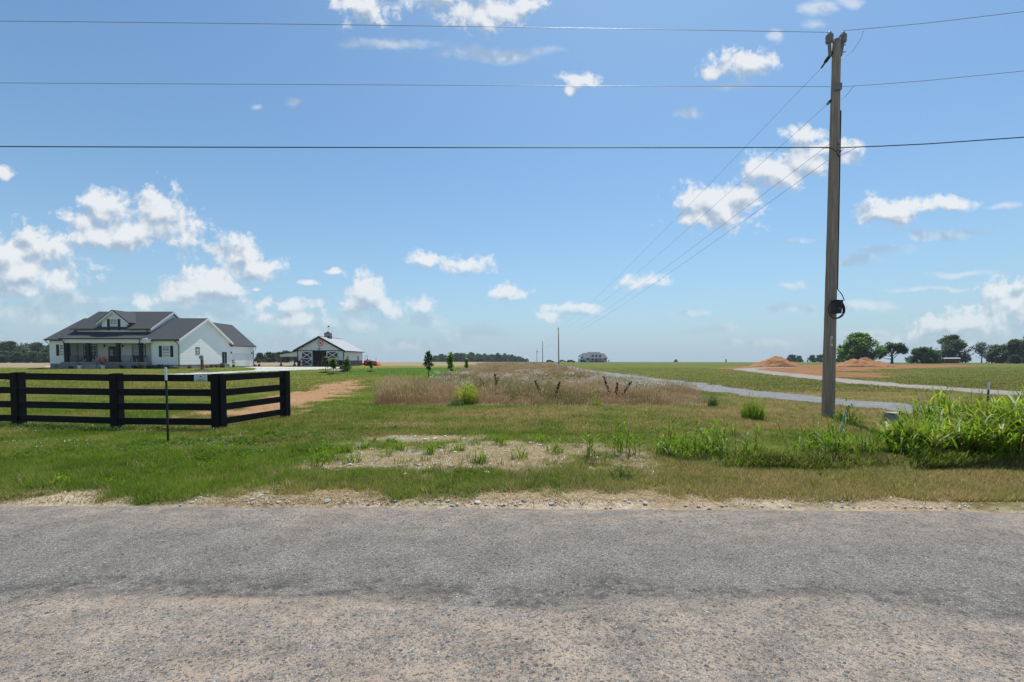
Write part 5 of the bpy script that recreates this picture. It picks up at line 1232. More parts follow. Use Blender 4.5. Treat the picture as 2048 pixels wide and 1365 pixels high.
# wheel on a wooden post in a mulch ring
def wheelpost():
    g = ground_at(404.5, 741.5); root = thing('wheel_post', 'brown wooden post topped by a small wagon wheel in a mulch ring', 'garden post', g)
    s = FPX / g.y; WDp = mat('brown_post', (.16, .075, .045), rough=.85, noise=.2, nscale=8)
    zt = at(404, 719, g.y).z - g.z; MB().box(-.12, .12, -.12, .12, -.1, zt).build('post', WDp, root)
    zc = at(404, 715.2, g.y).z - g.z; w = MB(); R = .25
    w.tube([(R * math.cos(t), -.13, zc + R * math.sin(t)) for t in np.linspace(0, 6.2832, 25)], .035, 6, cap=False); wh = w.build('wheel', mat('dark_steel', (.03, .03, .033), rough=.5), root)
    MB().lathe([(.17, 0), (.17, .02)], (0, 0, 0), 16)
    mm_ = MB(); mm_.tube([(0, -.11, zc), (0, -.15, zc)], .21, 18); mm_.build('plate', POT, wh)
    for k in range(3): a = k * math.pi / 3 + .4; MB().bar((-.2 * math.cos(a), -.155 - .004 * k, zc - .2 * math.sin(a)), (.2 * math.cos(a), -.155 - .004 * k, zc + .2 * math.sin(a)), .05, .003, Vector((0, 1, 0))).build('spoke', MATS['dark_steel'], wh)
    MU = mat('dark_mulch', (.045, .022, .028), rough=1, noise=.4, nscale=8, bump=.05, bscale=9)
    m = MB(); m.lathe([(1.0, -.1), (.98, .04), (.7, .14), (.3, .2), (.05, .22)], (0, 0, 0), 24); m.build('mulch_bed', MU, root)
    ed = MB()
    for k in range(26): a = 2 * math.pi * k / 26; ed.box(1.06 * math.cos(a) - .1, 1.06 * math.cos(a) + .1, 1.06 * math.sin(a) - .08, 1.06 * math.sin(a) + .08, -.08, .07 + .02 * (k % 3))
    ed.build('edging_stones', mat('pale_edging', (.4, .37, .36), rough=.9, noise=.2), root)
wheelpost()
def ac():
    x, Y = -50.55, 79.0; z = tz1(x, Y); root = thing('air_conditioner', 'grey outdoor air conditioner unit beside the black side door', 'air conditioner', (x, Y, z))
    gm = mat('ac_grey', (.26, .26, .25), rough=.6, metal=.2); MB().box(-.38, .38, -.38, .38, .04, .80).build('casing', gm, root); MB().box(-.45, .45, -.45, .45, -.1, .038).build('pad', CNC, root)
    for k in range(6): MB().box(-.36, .36, -.392, -.381, .12 + k * .1, .16 + k * .1).build('louvre', mat('ac_dark', (.1, .1, .1)), root)
ac()
def pot_plant(x, Y, lab, c1, c2, hp=.45, rr=.3):
    z = tz1(x, Y) + .04; root = thing('potted_plant', lab, 'potted plant', (x, Y, z), 'potted plants by the garage')
    MB().lathe([(.18, 0), (.24, hp - .04), (.26, hp), (.2, hp)], (0, 0, 0), 12).build('pot', TER, root); V, F, C = leafball('', '', '', None, rr, .9, 150, (c1, c2), .09); V[:, 2] += hp; link('foliage', raw_mesh('foliage', V, F, C), FOL, root)
pot_plant(-50.5, 81.6, 'dark pot with pink flowers between side door and garage door', (.28, .09, .09), (.12, .13, .04))
pot_plant(-50.0, 89.0, 'dark pot with dry brown plant at the far garage corner', (.12, .06, .03), (.18, .10, .05), .5, .4)
def gascan():
    x, Y = -50.3, 88.2; z = tz1(x, Y) + .04; root = thing('fuel_can', 'bright red fuel can beside the garage door', 'fuel can', (x, Y, z)); m = mat('red_plastic', (.55, .03, .02), rough=.45)
    MB().hexa([(-.18, -.2, 0), (.18, -.2, 0), (.18, .2, 0), (-.18, .2, 0)], [(-.13, -.16, .42), (.13, -.16, .42), (.13, .16, .42), (-.13, .16, .42)]).build('can', m, root); MB().tube([(0, -.1, .42), (0, -.15, .56), (0, -.05, .6)], .03, 6).build('spout', mat('yellow_plastic', (.5, .4, .03)), root)
gascan()
def edging():
    a, b = ground_at(57, 739.5), ground_at(102, 736.5); root = thing('bed_edging', 'dark timber edging with pale rocks left of the farmhouse', 'edging', a)
    MB().bar((0, 0, .06), b - a + Vector((0, 0, .06)), .14, .2).build('timber', mat('dark_timber', (.03, .028, .026), rough=.9), root)
    for k in range(5):
        p = (b - a) * (.62 + .07 * k); o = bpy.data.objects.new('rock', RK[k]); COL.objects.link(o); o.parent = root; o.location = p + Vector((0, .7, .2)); o.scale = (.45, .4, .35)
edging()
# ------------------------------------------------------------------ pole barn
def barn():
    YF, YB = 94.7, 106.3; zg = tz1(-40, 95) + .02; XL, XR, XC = -45.05, -35.40, -40.35
    org = Vector((XC, YF, zg)); root = thing('pole_barn', 'white metal barn with dark wainscot, sliding crossbuck doors and cupola', 'barn', org)
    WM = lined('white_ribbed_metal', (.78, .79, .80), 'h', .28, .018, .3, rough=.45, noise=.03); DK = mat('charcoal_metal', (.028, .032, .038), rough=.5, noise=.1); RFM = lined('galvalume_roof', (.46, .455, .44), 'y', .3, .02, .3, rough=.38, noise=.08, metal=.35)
    ze, zr, zm = 4.02, 6.72, zg + 3.25; zw = zg + 1.22; T = .14
    o0, o1 = at(625, 700, YF).x, at(653.5, 700, YF).x             # door opening
    def quad(p, t, nm, mt, par=root): return MB().slab(p, t).build(nm, mt, par, org)
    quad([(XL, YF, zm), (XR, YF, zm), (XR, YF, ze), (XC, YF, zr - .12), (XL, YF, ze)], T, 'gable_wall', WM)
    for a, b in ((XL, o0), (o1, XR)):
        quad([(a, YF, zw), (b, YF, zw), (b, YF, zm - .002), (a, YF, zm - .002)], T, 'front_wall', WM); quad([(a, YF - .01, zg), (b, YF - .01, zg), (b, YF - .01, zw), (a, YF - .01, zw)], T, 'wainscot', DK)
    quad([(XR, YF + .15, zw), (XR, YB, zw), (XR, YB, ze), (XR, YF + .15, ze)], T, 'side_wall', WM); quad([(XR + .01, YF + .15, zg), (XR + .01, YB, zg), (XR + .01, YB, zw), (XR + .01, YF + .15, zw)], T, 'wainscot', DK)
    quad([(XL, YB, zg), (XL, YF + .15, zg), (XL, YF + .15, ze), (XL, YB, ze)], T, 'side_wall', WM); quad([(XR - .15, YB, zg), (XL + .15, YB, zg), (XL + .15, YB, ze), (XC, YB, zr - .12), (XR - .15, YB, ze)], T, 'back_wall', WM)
    MB().box(XL + .2, XR - .2, YF + .2, YB - .2, zg - .1, zg + .03).build('floor', CNC, root, org)
    MB().box(XL - .03, XR + .03, YF - .06, YF - .002, zm - .06, zm + .1).build('door_track', DK, root, org)
    for x in (XL, XR): MB().box(x - .09, x + .09, YF - .05, YF + .1, zg, ze - .05).build('corner_trim', DK, root, org)
    MB().box(XR - .08, XR + .05, YB - .1, YB + .05, zg, ze - .05).build('corner_trim', DK, root, org)
    ov = .6; xl, xr = XL - .72, XR + .55; sl_ = (zr - ze) / (XR - XC); zl, zrr = zr - sl_ * (XC - xl), zr - sl_ * (xr - XC)
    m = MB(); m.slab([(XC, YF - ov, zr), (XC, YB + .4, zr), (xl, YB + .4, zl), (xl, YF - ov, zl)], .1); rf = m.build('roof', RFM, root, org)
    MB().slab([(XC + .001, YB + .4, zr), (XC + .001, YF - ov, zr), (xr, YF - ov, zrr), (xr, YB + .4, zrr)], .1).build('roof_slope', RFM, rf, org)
    for x, z in ((xl, zl), (xr, zrr)):
        MB().hexa([(x, YF - ov - .05, z - .42), (x, YF - ov - .002, z - .42), (x, YF - ov - .002, z + .03), (x, YF - ov - .05, z + .03)], [(XC, YF - ov - .05, zr - .42), (XC, YF - ov - .002, zr - .42), (XC, YF - ov - .002, zr + .05), (XC, YF - ov - .05, zr + .05)]).build('rake_trim', DK, rf, org)
        MB().box(x - .05, x + .05, YF - ov, YB + .4, z - .22, z - .11).build('gutter', DK, rf, org)
    MB().box(XC - .12, XC + .12, YF - ov, YB + .4, zr - .02, zr + .05).build('ridge_cap', mat('ridge_metal', (.4, .4, .41), rough=.5), rf, org)
    # sliding doors with crossbucks
    def door(x0, x1, lab):
        z0, z1 = zg + .05, zm - .08; d = MB().box(x0, x1, YF - .13, YF - .08, z0, z1).build('sliding_door', DK, root, org); w = .17; m = MB(); f = YF - .155; k = YF - .132
        zmid = (z0 + z1) / 2
        for a in ((x0, x1, z0, z0 + w), (x0, x1, z1 - w, z1), (x0, x0 + w, z0 + w, z1 - w), (x1 - w, x1, z0 + w, z1 - w), (x0 + w, x1 - w, zmid - w / 2, zmid + w / 2)): MB().box(a[0], a[1], f, k, a[2], a[3]).build('frame_rail', WTR, d, org)
        for (a, b) in ((z0 + w, zmid - w / 2), (zmid + w / 2, z1 - w)):
            for i, (p, q) in enumerate((((x0 + w, a), (x1 - w, b)), ((x0 + w, b), (x1 - w, a)))):
                MB().bar((p[0], YF - .141 - .007 * i, p[1]), (q[0], YF - .141 - .007 * i, q[1]), .012, .15).build('crossbuck', WTR, d, org)
    door(at(603, 700, YF).x, o0 - .0, '') ; door(o1 + .0, at(677, 700, YF).x, '')
    # emblem, lamp, side windows
    ex, ez = at(641, 687, YF).x, at(641, 687, YF).z
    EM = [mat('emblem_red', (.62, .05, .045), rough=.5), mat('emblem_white', (.8, .77, .74), rough=.5)]
    em = None
    for i, (r, mt) in enumerate(((.64, EM[0]), (.46, EM[1]))):
        b = MB().tube([(ex, YF - .012 - .012 * i, ez), (ex, YF - .022 - .012 * i, ez)], r, 28).build('emblem' if i == 0 else 'ring', mt, root if em is None else em, org); em = em or b
    m = MB(); pts_ = []
    for k in range(10): a = math.pi / 2 + k * math.pi / 5; r = .40 if k % 2 == 0 else .2; pts_.append((ex + r * math.cos(a), ez + r * math.sin(a)))
    m.hexa([(x, YF - .036, z) for x, z in pts_], [(x, YF - .05, z) for x, z in pts_]); m.build('star', EM[0], em, org)
    lx, lz = at(639.5, 698.5, YF).x, at(639.5, 698.5, YF).z; lp = MB().lathe([(.25, -.12), (.14, .02), (.05, .1), (.02, .14)], (lx, YF - .4, lz), 12).build('barn_lamp', SHU, root, org)
    MB().tube([(lx, YF - .4, lz + .12), (lx, YF - .36, lz + .38), (lx, YF - .2, lz + .42), (lx, YF - .003, lz + .25)], .025, 6).build('lamp_arm', SHU, lp, org)
    for Y in (at(0, 0, 1).y * 0 + 96.4, 103.1): 
        f = MB().box(XR + .012, XR + .05, Y, Y + 1.0, zg + 1.15, zg + 2.2).build('window', mat('brown_frame', (.10, .07, .045), rough=.7), root, org); MB().box(XR + .051, XR + .06, Y + .12, Y + .88, zg + 1.25, zg + 2.1).build('pane', GLS, f, org)
    # cupola with weathervane
    cy = 99.0; cu = MB(); z0 = zr - .35; cw = .62
    cu.box(XC - cw, XC + cw, cy - cw, cy + cw, z0, zr + .82); cup = cu.build('cupola', mat('cupola_grey', (.22, .25, .28), rough=.5, noise=.1), root, org)
    MB().box(XC - cw - .06, XC + cw + .06, cy - cw - .06, cy + cw + .06, zr + .0, zr + .18).build('cupola_base', DK, cup, org)
    for k in range(4): MB().box(XC - cw + .12, XC + cw - .12, cy - cw - .03, cy - cw - .002, zr + .24 + k * .14, zr + .32 + k * .14).build('louvre', mat('cupola_louvre', (.30, .34, .38)), cup, org)
    e = cw + .14; MB().add([(XC - e, cy - e, zr + .822), (XC + e, cy - e, zr + .822), (XC + e, cy + e, zr + .822), (XC - e, cy + e, zr + .822), (XC - .25, cy - .25, zr + 1.12), (XC + .25, cy - .25, zr + 1.12), (XC + .25, cy + .25, zr + 1.12), (XC - .25, cy + .25, zr + 1.12), (XC, cy, zr + 1.42)], [(3, 2, 1, 0), (0, 1, 5, 4), (1, 2, 6, 5), (2, 3, 7, 6), (3, 0, 4, 7), (4, 5, 8), (5, 6, 8), (6, 7, 8), (7, 4, 8)]).build('cupola_roof', DK, cup, org)
    v = MB().tube([(XC, cy, zr + 1.55), (XC, cy, zr + 2.35)], .025, 6).build('weathervane', SHU, cup, org)
    v2 = MB(); v2.bar((XC - .35, cy, zr + 2.3), (XC + .4, cy, zr + 2.3), .03, .05); v2.add([(XC - .1, cy, zr + 2.3), (XC + .35, cy, zr + 2.32), (XC + .3, cy, zr + 2.55), (XC, cy, zr + 2.5), (XC - .1, cy + .01, zr + 2.3), (XC + .35, cy + .01, zr + 2.32), (XC + .3, cy + .01, zr + 2.55), (XC, cy + .01, zr + 2.5)], [(0, 1, 2, 3), (7, 6, 5, 4), (0, 4, 5, 1), (1, 5, 6, 2), (2, 6, 7, 3), (3, 7, 4, 0)]); v2.build('vane', SHU, cup, org)
    # lean-to on the left
    x0 = at(560.5, 700, YF).x - .3; zl0, zl1 = at(0, 708.5, YF).z, at(0, 702, YF).z
    m = MB(); m.slab([(XL - .09, YF - .3, zl1), (XL - .09, YB, zl1), (x0, YB, zl0), (x0, YF - .3, zl0)], .09); lr = m.build('lean_to_roof', RFM, root, org)
    MB().hexa([(x0, YF - .35, zl0 - .18), (x0, YF - .302, zl0 - .18), (x0, YF - .302, zl0 + .03), (x0, YF - .35, zl0 + .03)], [(XL - .1, YF - .35, zl1 - .16), (XL - .1, YF - .302, zl1 - .16), (XL - .1, YF - .302, zl1 + .05), (XL - .1, YF - .35, zl1 + .05)]).build('rake_trim', DK, lr, org)
    MB().hexa([(x0 + .25, YF - .05, zl0 - .55), (x0 + .25, YF + .05, zl0 - .55), (x0 + .25, YF + .05, zl0 - .12), (x0 + .25, YF - .05, zl0 - .12)], [(XL - .1, YF - .05, zl0 - .55), (XL - .1, YF + .05, zl0 - .55), (XL - .1, YF + .05, zl1 - .1), (XL - .1, YF - .05, zl1 - .1)]).build('lean_to_gable', WM, root, org)
    PT = mat('tan_post', (.22, .14, .09), rough=.85, noise=.2)
    for px, Y in ((565.5, YF + .1), (582, YF + 6), (591, YB - .3)):
        x = x0 + .35; p = MB().box(x - .11, x + .11, Y - .11, Y + .11, zg - .1, zl0 - .12).build('post', PT, root, org); MB().box(x - .2, x + .2, Y - .2, Y + .2, zg - .12, zg + .4).build('post_base', STO, p, org)
    return zg, XL, XR, XC, YF, o0, o1
BZ, BXL, BXR, BXC, BYF, BO0, BO1 = barn()
def workbench():
    x, Y = at(633, 730, 96.5).x, 96.5; root = thing('workbench', 'pale wooden workbench frame inside the open barn doorway', 'workbench', (x, Y, BZ + .03)); m = mat('pale_lumber', (.30, .20, .12), rough=.8, noise=.15)
    for sx in (-.55, .55):
        for sy in (-.3, .3): MB().box(sx - .05, sx + .05, sy - .05, sy + .05, 0, .86).build('leg', m, root)
    MB().box(-.68, .68, -.4, .4, .862, .93).build('top', m, root); MB().box(-.5, .5, -.34, -.26, .15, .25).build('stretcher', m, root)
workbench()
def pump():
    p = at(604, 730, 93.8); z = tz1(p.x, 93.8); root = thing('vintage_pump', 'red and white vintage pump beside the left sliding barn door', 'pump', (p.x, 93.8, z)); R = mat('pump_red', (.36, .04, .035), rough=.4); Wt = mat('pump_white', (.7, .68, .66), rough=.4)
    MB().box(-.27, .27, -.22, .22, 0, 1.45).build('cabinet', R, root); MB().box(-.2, .2, -.235, -.222, .95, 1.3).build('dial', Wt, root); MB().box(-.2, .2, -.235, -.222, .15, .7).build('panel', Wt, root); MB().box(-.3, .3, -.25, .25, -.05, .06).build('plinth', R, root)
    MB().lathe([(.06, 0), (.16, .05), (.18, .16), (.12, .28), (.03, .31)], (0, 0, 1.45), 12).build('globe', R, root)
pump()
def barrel():
    p = at(673.5, 730, 93.3); z = tz1(p.x, 93.3); root = thing('wooden_barrel', 'rusty brown barrel planter standing in front of right barn door', 'barrel', (p.x, 93.3, z)); m = mat('old_barrel', (.09, .055, .04), rough=.85, noise=.25)
    MB().lathe([(.38, -.02), (.48, .3), (.5, .55), (.46, .85), (.40, 1.05), (.3, 1.05)], (0, 0, 0), 16).build('staves', m, root)
    for z0 in (.2, .75): MB().lathe([(.5, z0), (.51, z0 + .07)], (0, 0, 0), 16).build('hoop', mat('rust', (.12, .06, .04), rough=.8), root)
barrel()
def grill():
    p = at(681.5, 730, 94.2); z = tz1(p.x, 94.2); root = thing('grill', 'black barbecue grill against the right front wall of barn', 'grill', (p.x, 94.2, z)); 
    for sx in (-.4, .4):
        for sy in (-.2, .2): MB().box(sx - .03, sx + .03, sy - .03, sy + .03, 0, .8).build('leg', BW, root)
    MB().box(-.5, .5, -.28, .28, .8, 1.0).build('firebox', BW, root); MB().tube([(-.5, 0, 1.02), (.5, 0, 1.02)], .26, 14).build('lid', BW, root); MB().box(-.9, -.51, -.25, .25, .93, .97).build('side_shelf', BW, root)
grill()
def tractor():
    g = ground_at(741, 734.5); g = Vector((at(742, 734, 101).x, 101, tz1(at(742, 734, 101).x, 101))); root = thing('tractor', 'small orange-red compact tractor with front loader parked beside the barn', 'tractor', g)
    OR = mat('tractor_orange', (.60, .06, .025), rough=.35, noise=.06); TY = mat('tyre_rubber', (.015, .015, .016), rough=.8); RM = mat('rim_orange', (.5, .12, .04), rough=.4)
    def wheel(x, y, r, w):
        t = MB().tube([(x, y - w / 2, r), (x, y + w / 2, r)], r, 20).build('wheel', TY, root); MB().tube([(x, y - w / 2 - .02, r), (x, y + w / 2 + .02, r)], r * .52, 14).build('rim', RM, t)
    for s in (-1, 1): wheel(-.75, s * .6, .6, .36); wheel(.85, s * .55, .38, .24)
    MB().hexa([(-.1, -.3, .55), (1.35, -.28, .5), (1.35, .28, .5), (-.1, .3, .55)], [(-.1, -.28, 1.15), (1.3, -.24, 1.02), (1.3, .24, 1.02), (-.1, .28, 1.15)]).build('bonnet', OR, root)
    for s in (-1, 1):
        MB().hexa([(-1.3, s * .42, .9), (-.25, s * .42, .9), (-.25, s * .8, .9), (-1.3, s * .8, .9)], [(-1.2, s * .42, 1.28), (-.4, s * .42, 1.25), (-.4, s * .78, 1.2), (-1.2, s * .78, 1.22)]).build('fender', OR, root)
        MB().tube([(.1, s * .62, 1.1), (.9, s * .62, .95), (1.7, s * .62, .35)], .07, 6).build('loader_arm', OR, root)
    MB().box(-.85, -.35, -.24, .24, .95, 1.05).build('seat', TY, root); MB().box(-.95, -.85, -.24, .24, 1.0, 1.5).build('seat_back', TY, root); MB().box(-1.1, .2, -.35, .35, .5, .94).build('chassis', TY, root)
    MB().tube([(-1.15, -.5, .9), (-1.15, -.5, 2.2), (-1.15, -.3, 2.3), (-1.15, .3, 2.3), (-1.15, .5, 2.2), (-1.15, .5, .9)], .04, 6).build('roll_bar', TY, root)
    MB().tube([(-.05, 0, 1.15), (-.25, 0, 1.4)], .02, 6).build('steering_column', TY, root); MB().lathe([(.19, 0), (.2, .02), (.19, .04)], (-.27, 0, 1.4), 14).build('steering_wheel', TY, root)
    MB().hexa([(1.62, -.75, .05), (2.25, -.75, .05), (2.25, .75, .05), (1.62, .75, .05)], [(1.62, -.75, .62), (1.8, -.75, .62), (1.8, .75, .62), (1.62, .75, .62)]).build('loader_bucket', OR, root)
    MB().box(-1.95, -1.25, -.7, .7, .15, .55).build('mower_deck', OR, root); MB().tube([(1.2, .1, 1.0), (1.2, .1, 1.7), (1.28, .1, 1.8)], .04, 6).build('exhaust', TY, root)
    root.rotation_euler = (0, 0, -.25)
tractor()
# ------------------------------------------------------------------ far farmhouse on the rise
def farhouse():
    Y = 290.0; s = FPX / Y; zg = tz1(50, Y)
    def X(px): return at(px, 700, Y).x
    def Z(py): return at(1180, py, Y).z
    org = Vector((X(1188), Y, zg)); root = thing('farmhouse', 'distant white farmhouse with grey roof and three dormers on the rise', 'house', org)
    RF = mat('grey_shingles', (.115, .125, .14), rough=.9, noise=.12, nscale=.8); W = mat('far_white_siding', (.62, .66, .69), rough=.6); DKW = mat('far_dark_window', (.03, .045, .06), rough=.2)
    ze, zr = Z(716.4), Z(704.3); z0 = zg - .5
    x0, x1, xm = X(1165.5), X(1214.6), X(1177.8)
    MB().box(X(1178), X(1214.6), Y, Y + 11, z0, ze).build('wall', W, root, org); MB().box(X(1166.5), X(1178) - .01, Y - .8, Y + 10, z0, ze).build('wall', W, root, org); MB().box(X(1160.3), X(1166.5) - .01, Y + 1, Y + 9, z0, ze - .2).build('wall', W, root, org)
    def roof(a, b, ra, rb, y0, y1, zE_, zR_, nm='roof'):
        yc = (y0 + y1) / 2
        return MB().add([(a, y0, zE_), (b, y0, zE_), (b, y1, zE_), (a, y1, zE_), (ra, yc, zR_), (rb, yc, zR_)], [(3, 2, 1, 0), (0, 1, 5, 4), (1, 2, 5), (2, 3, 4, 5), (3, 0, 4)]).build(nm, RF, root, org)
    roof(X(1178), X(1204.5), X(1177.5), X(1203.3), Y - .4, Y + 11.6, ze, zr); roof(X(1203), X(1215.6), X(1203), X(1212), Y - .3, Y + 11.4, ze - .05, Z(706.8)); roof(X(1165.8), X(1180.0), X(1167.5), X(1178), Y - 1.2, Y + 10.4, ze + .02, Z(706.2))
    roof(X(1160), X(1167), X(1162.5), X(1166), Y + .6, Y + 9.4, ze + .7, Z(709.2))
    for px in (1186.2, 1193.3, 1201):
        cx = X(px); d = MB().box(cx - .62, cx + .62, Y + .9, Y + 3.5, ze + .4, ze + 1.75).build('dormer', W, root, org); MB().add([(cx - .8, Y + .7, ze + 1.7), (cx + .8, Y + .7, ze + 1.7), (cx, Y + .7, ze + 2.5), (cx - .8, Y + 4, ze + 1.7), (cx + .8, Y + 4, ze + 1.7), (cx, Y + 4, ze + 2.5)], [(0, 1, 2), (5, 4, 3), (0, 3, 4, 1), (1, 4, 5, 2), (2, 5, 3, 0)]).build('dormer_roof', RF, d, org); MB().box(cx - .3, cx + .3, Y + .86, Y + .899, ze + .6, ze + 1.5).build('pane', DKW, d, org)
    for px in (1175, 1185, 1201, 1210): cx = X(px); w = MB().box(cx - .55, cx + .55, Y - .86 if px < 1178 else Y - .05, Y - .802 if px < 1178 else Y - .002, zg + 1.3, zg + 2.9).build('window', DKW, root, org)
    MB().box(X(1191.5), X(1194.5), Y - .06, Y - .002, zg + .7, zg + 2.9).build('front_door', mat('far_door', (.10, .07, .06)), root, org)
    MB().slab([(X(1180.5), Y - 2.6, ze - .25), (X(1207), Y - 2.6, ze - .25), (X(1207), Y - .01, ze + .3), (X(1180.5), Y - .01, ze + .3)], .2).build('porch_roof', RF, root, org); MB().box(X(1180.5), X(1207), Y - 2.5, Y - .01, z0, zg + .7).build('porch_floor', mat('far_brick', (.12, .09, .085), rough=.9), root, org)
    for px in (1181.2, 1187.5, 1193, 1199, 1206.3): cx = X(px); MB().box(cx - .13, cx + .13, Y - 2.45, Y - 2.2, zg + .7, ze - .3).build('porch_column', W, root, org)
    for px, r in ((1161.5, .9), (1165, 1.0), (1169, .6)):
        V, F, C = leafball('', '', '', None, r, r * 1.7, 160, DG, .3); t = thing('shrub', {1161.5: 'dark rounded shrub at the left end of the distant farmhouse', 1165: 'fuller dark shrub left of the distant farmhouse front', 1169: 'small dark shrub under the left wing of distant farmhouse'}[px], 'shrub', (X(px), Y - 3.2, zg), 'shrubs at the distant farmhouse'); link('foliage', raw_mesh('foliage', V, F, C), FOL, t)
    p = thing('post', 'short grey post standing right of the distant farmhouse', 'post', (X(1217), Y - 1, zg)); MB().box(-.3, .3, -.3, .3, -.3, 1.3).build('shaft', W, p); MB().box(-.36, .36, -.36, .36, 1.3, 1.45).build('cap', RF, p)
farhouse()
def car(px, Y, L, H, col, label, rz=0.0):
    x = at(px, 725, Y).x; z = tz1(x, Y); root = thing('parked_car', label, 'car', (x, Y, z), 'cars parked by the distant farmhouse', rz); m = mat('car_paint_%d' % int(col[0] * 1000), col, rough=.3, spec=.5); W = .9
    prof = [(-L / 2, .35), (L / 2, .35), (L / 2, .75), (L / 2 - .25, .85), (L / 2 - 1.15, .95), (L * .12, H), (-L * .3, H), (-L / 2 + .15, .98), (-L / 2, .8)]
    MB().hexa([(a, -W, b) for a, b in prof], [(a, W, b) for a, b in prof]).build('body', m, root)
    gl = [(L * .26, .97), (L * .10, H - .06), (-L * .28, H - .06), (-L / 2 + .4, 1.0)]; MB().hexa([(a, -W - .01, b) for a, b in gl], [(a, W + .01, b) for a, b in gl]).build('window', GLS, root)
    for sx in (-1, 1):
        for sy in (-1, 1): t = MB().tube([(sx * L * .32, sy * (W - .2), .34), (sx * L * .32, sy * (W + .02), .34)], .34, 14).build('wheel', mat('tyre_rubber', (.015, .015, .016)), root); MB().tube([(sx * L * .32, sy * (W + .021), .34), (sx * L * .32, sy * (W + .03), .34)], .2, 10).build('rim', HW, t)
car(1142, 250, 4.7, 1.5, (.02, .022, .03), 'dark car parked left of the distant farmhouse'); car(1100, 262, 4.6, 1.5, (.035, .04, .05), 'dark car parked at the top of the gravel driveway'); car(1125, 285, 4.6, 1.6, (.45, .47, .5), 'silver car parked between driveway and the dark car')
# ------------------------------------------------------------------ red barn on the right
def redbarn():
    Y = 190.0; 
    def X(px, Yv=Y): return at(px, 720, Yv).x
    zg = tz1(X(1910), Y); org = Vector((X(1915), Y, zg)); root = thing('red_barn', 'low dark red barn with pale metal roof among the trees', 'barn', org)
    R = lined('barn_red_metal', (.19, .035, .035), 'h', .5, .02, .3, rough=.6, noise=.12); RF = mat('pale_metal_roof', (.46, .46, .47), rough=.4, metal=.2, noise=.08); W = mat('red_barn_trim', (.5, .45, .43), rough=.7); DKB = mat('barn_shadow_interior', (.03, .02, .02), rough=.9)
    x0, xa, x1 = X(1879), X(1919), X(1957); ze, zr = at(0, 722.3, Y).z, at(0, 716.8, Y).z; ze = max(ze, zg + 2.0)
    # long side faces left-front, gable end right
    A = Vector((x0, Y + 5, 0)); B = Vector((xa, Y, 0)); Cc = Vector((x1, Y + 9, 0)); D = A + (Cc - B)
    def q(p, z): return (p.x, p.y, z)
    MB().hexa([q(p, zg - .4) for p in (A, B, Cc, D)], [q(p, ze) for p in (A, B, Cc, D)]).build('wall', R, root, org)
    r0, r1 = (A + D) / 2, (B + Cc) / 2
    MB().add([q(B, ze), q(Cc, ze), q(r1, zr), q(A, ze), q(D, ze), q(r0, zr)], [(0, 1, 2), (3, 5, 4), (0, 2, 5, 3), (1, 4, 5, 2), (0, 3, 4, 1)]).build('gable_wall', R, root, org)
    e = (B - A).normalized() * .4; w = (B - Cc).normalized() * .5
    rf = MB().slab([q(A - e + w, ze + .05), q(B + e + w, ze + .05), q(r1 + e, zr + .25), q(r0 - e, zr + .25)], .12).build('roof', RF, root, org); MB().slab([q(r0 - e, zr + .25), q(r1 + e, zr + .25), q(Cc + e - w, ze + .05), q(D - e - w, ze + .05)], .12).build('roof_slope', RF, rf, org)
    d = (Cc - B).normalized(); n = Vector((d.y, -d.x, 0))
    def panel(t0, t1, z0, z1, mt, nm, off): pp = [B + (Cc - B) * t + n * off for t in (t0, t1)]; MB().hexa([q(pp[0], z0), q(pp[1], z0), q(pp[1], z1), q(pp[0], z1)], [q(pp[0] + n * .05, z0), q(pp[1] + n * .05, z0), q(pp[1] + n * .05, z1), q(pp[0] + n * .05, z1)]).build(nm, mt, root, org)
    panel(.30, .52, zg, zg + 2.1, W, 'door', .01); panel(.0, .03, zg, ze, W, 'corner_trim', .01); panel(.62, .9, zg, zg + 1.8, DKB, 'opening', .01)  # opening is a flat dark panel, interior shade put into its colour
redbarn()
# ------------------------------------------------------------------ clay heaps
HEAP = mat('heaped_clay', (.33, .165, .075), rough=1, noise=.25, nscale=2.2, bump=.18, bscale=1.6)
def heap(px0, px1, ytop, Y, label, lobes, seed):
    xa, xb = at(px0, 730, Y).x, at(px1, 730, Y).x; xc = (xa + xb) / 2; zg = tz1(xc, Y); zt = at(0, ytop, Y).z; n = 90; gx = np.linspace(-.62, .62, n) * (xb - xa); gy = np.linspace(-.35, .35, 60) * (xb - xa)
    X, Yg = np.meshgrid(gx, gy); Zz = np.zeros_like(X); wd_ = xb - xa
    for (cx, hh, sx, sy) in lobes:
        r = np.hypot((X / wd_ - cx) / sx, (Yg / wd_) / sy); Zz = np.maximum(Zz, hh * (zt - zg) * np.clip(1.08 - r, 0, 1) ** .9)
    nz = fbm(X * .55 + seed, Yg * .55, seed, 4) - .5; Zz = Zz + (nz * .9 + .35 * (fbm(X * 2.2, Yg * 2.2, seed + 3, 3) - .5)) * ss(.05, .6, Zz) ; Zz -= .25 * (1 - ss(0, .25, Zz))
    V = np.stack([X.ravel(), Yg.ravel(), Zz.ravel()], 1); m = len(gy); i = (np.arange(m - 1)[:, None] * n + np.arange(n - 1)[None]).ravel()
    o = link('clay_heap', raw_mesh('clay_heap', V, np.stack([i, i + 1, i + n + 1, i + n], 1), None, False), HEAP, None, (xc, Y, zg)); tag(o, label, 'dirt pile')
heap(1503, 1597, 712.5, 88, 'pointed heap of orange clay near the end of the gravel lane', ((0, 1.0, .42, .30), (-.2, .5, .35, .25), (.22, .55, .3, .25)), 5)
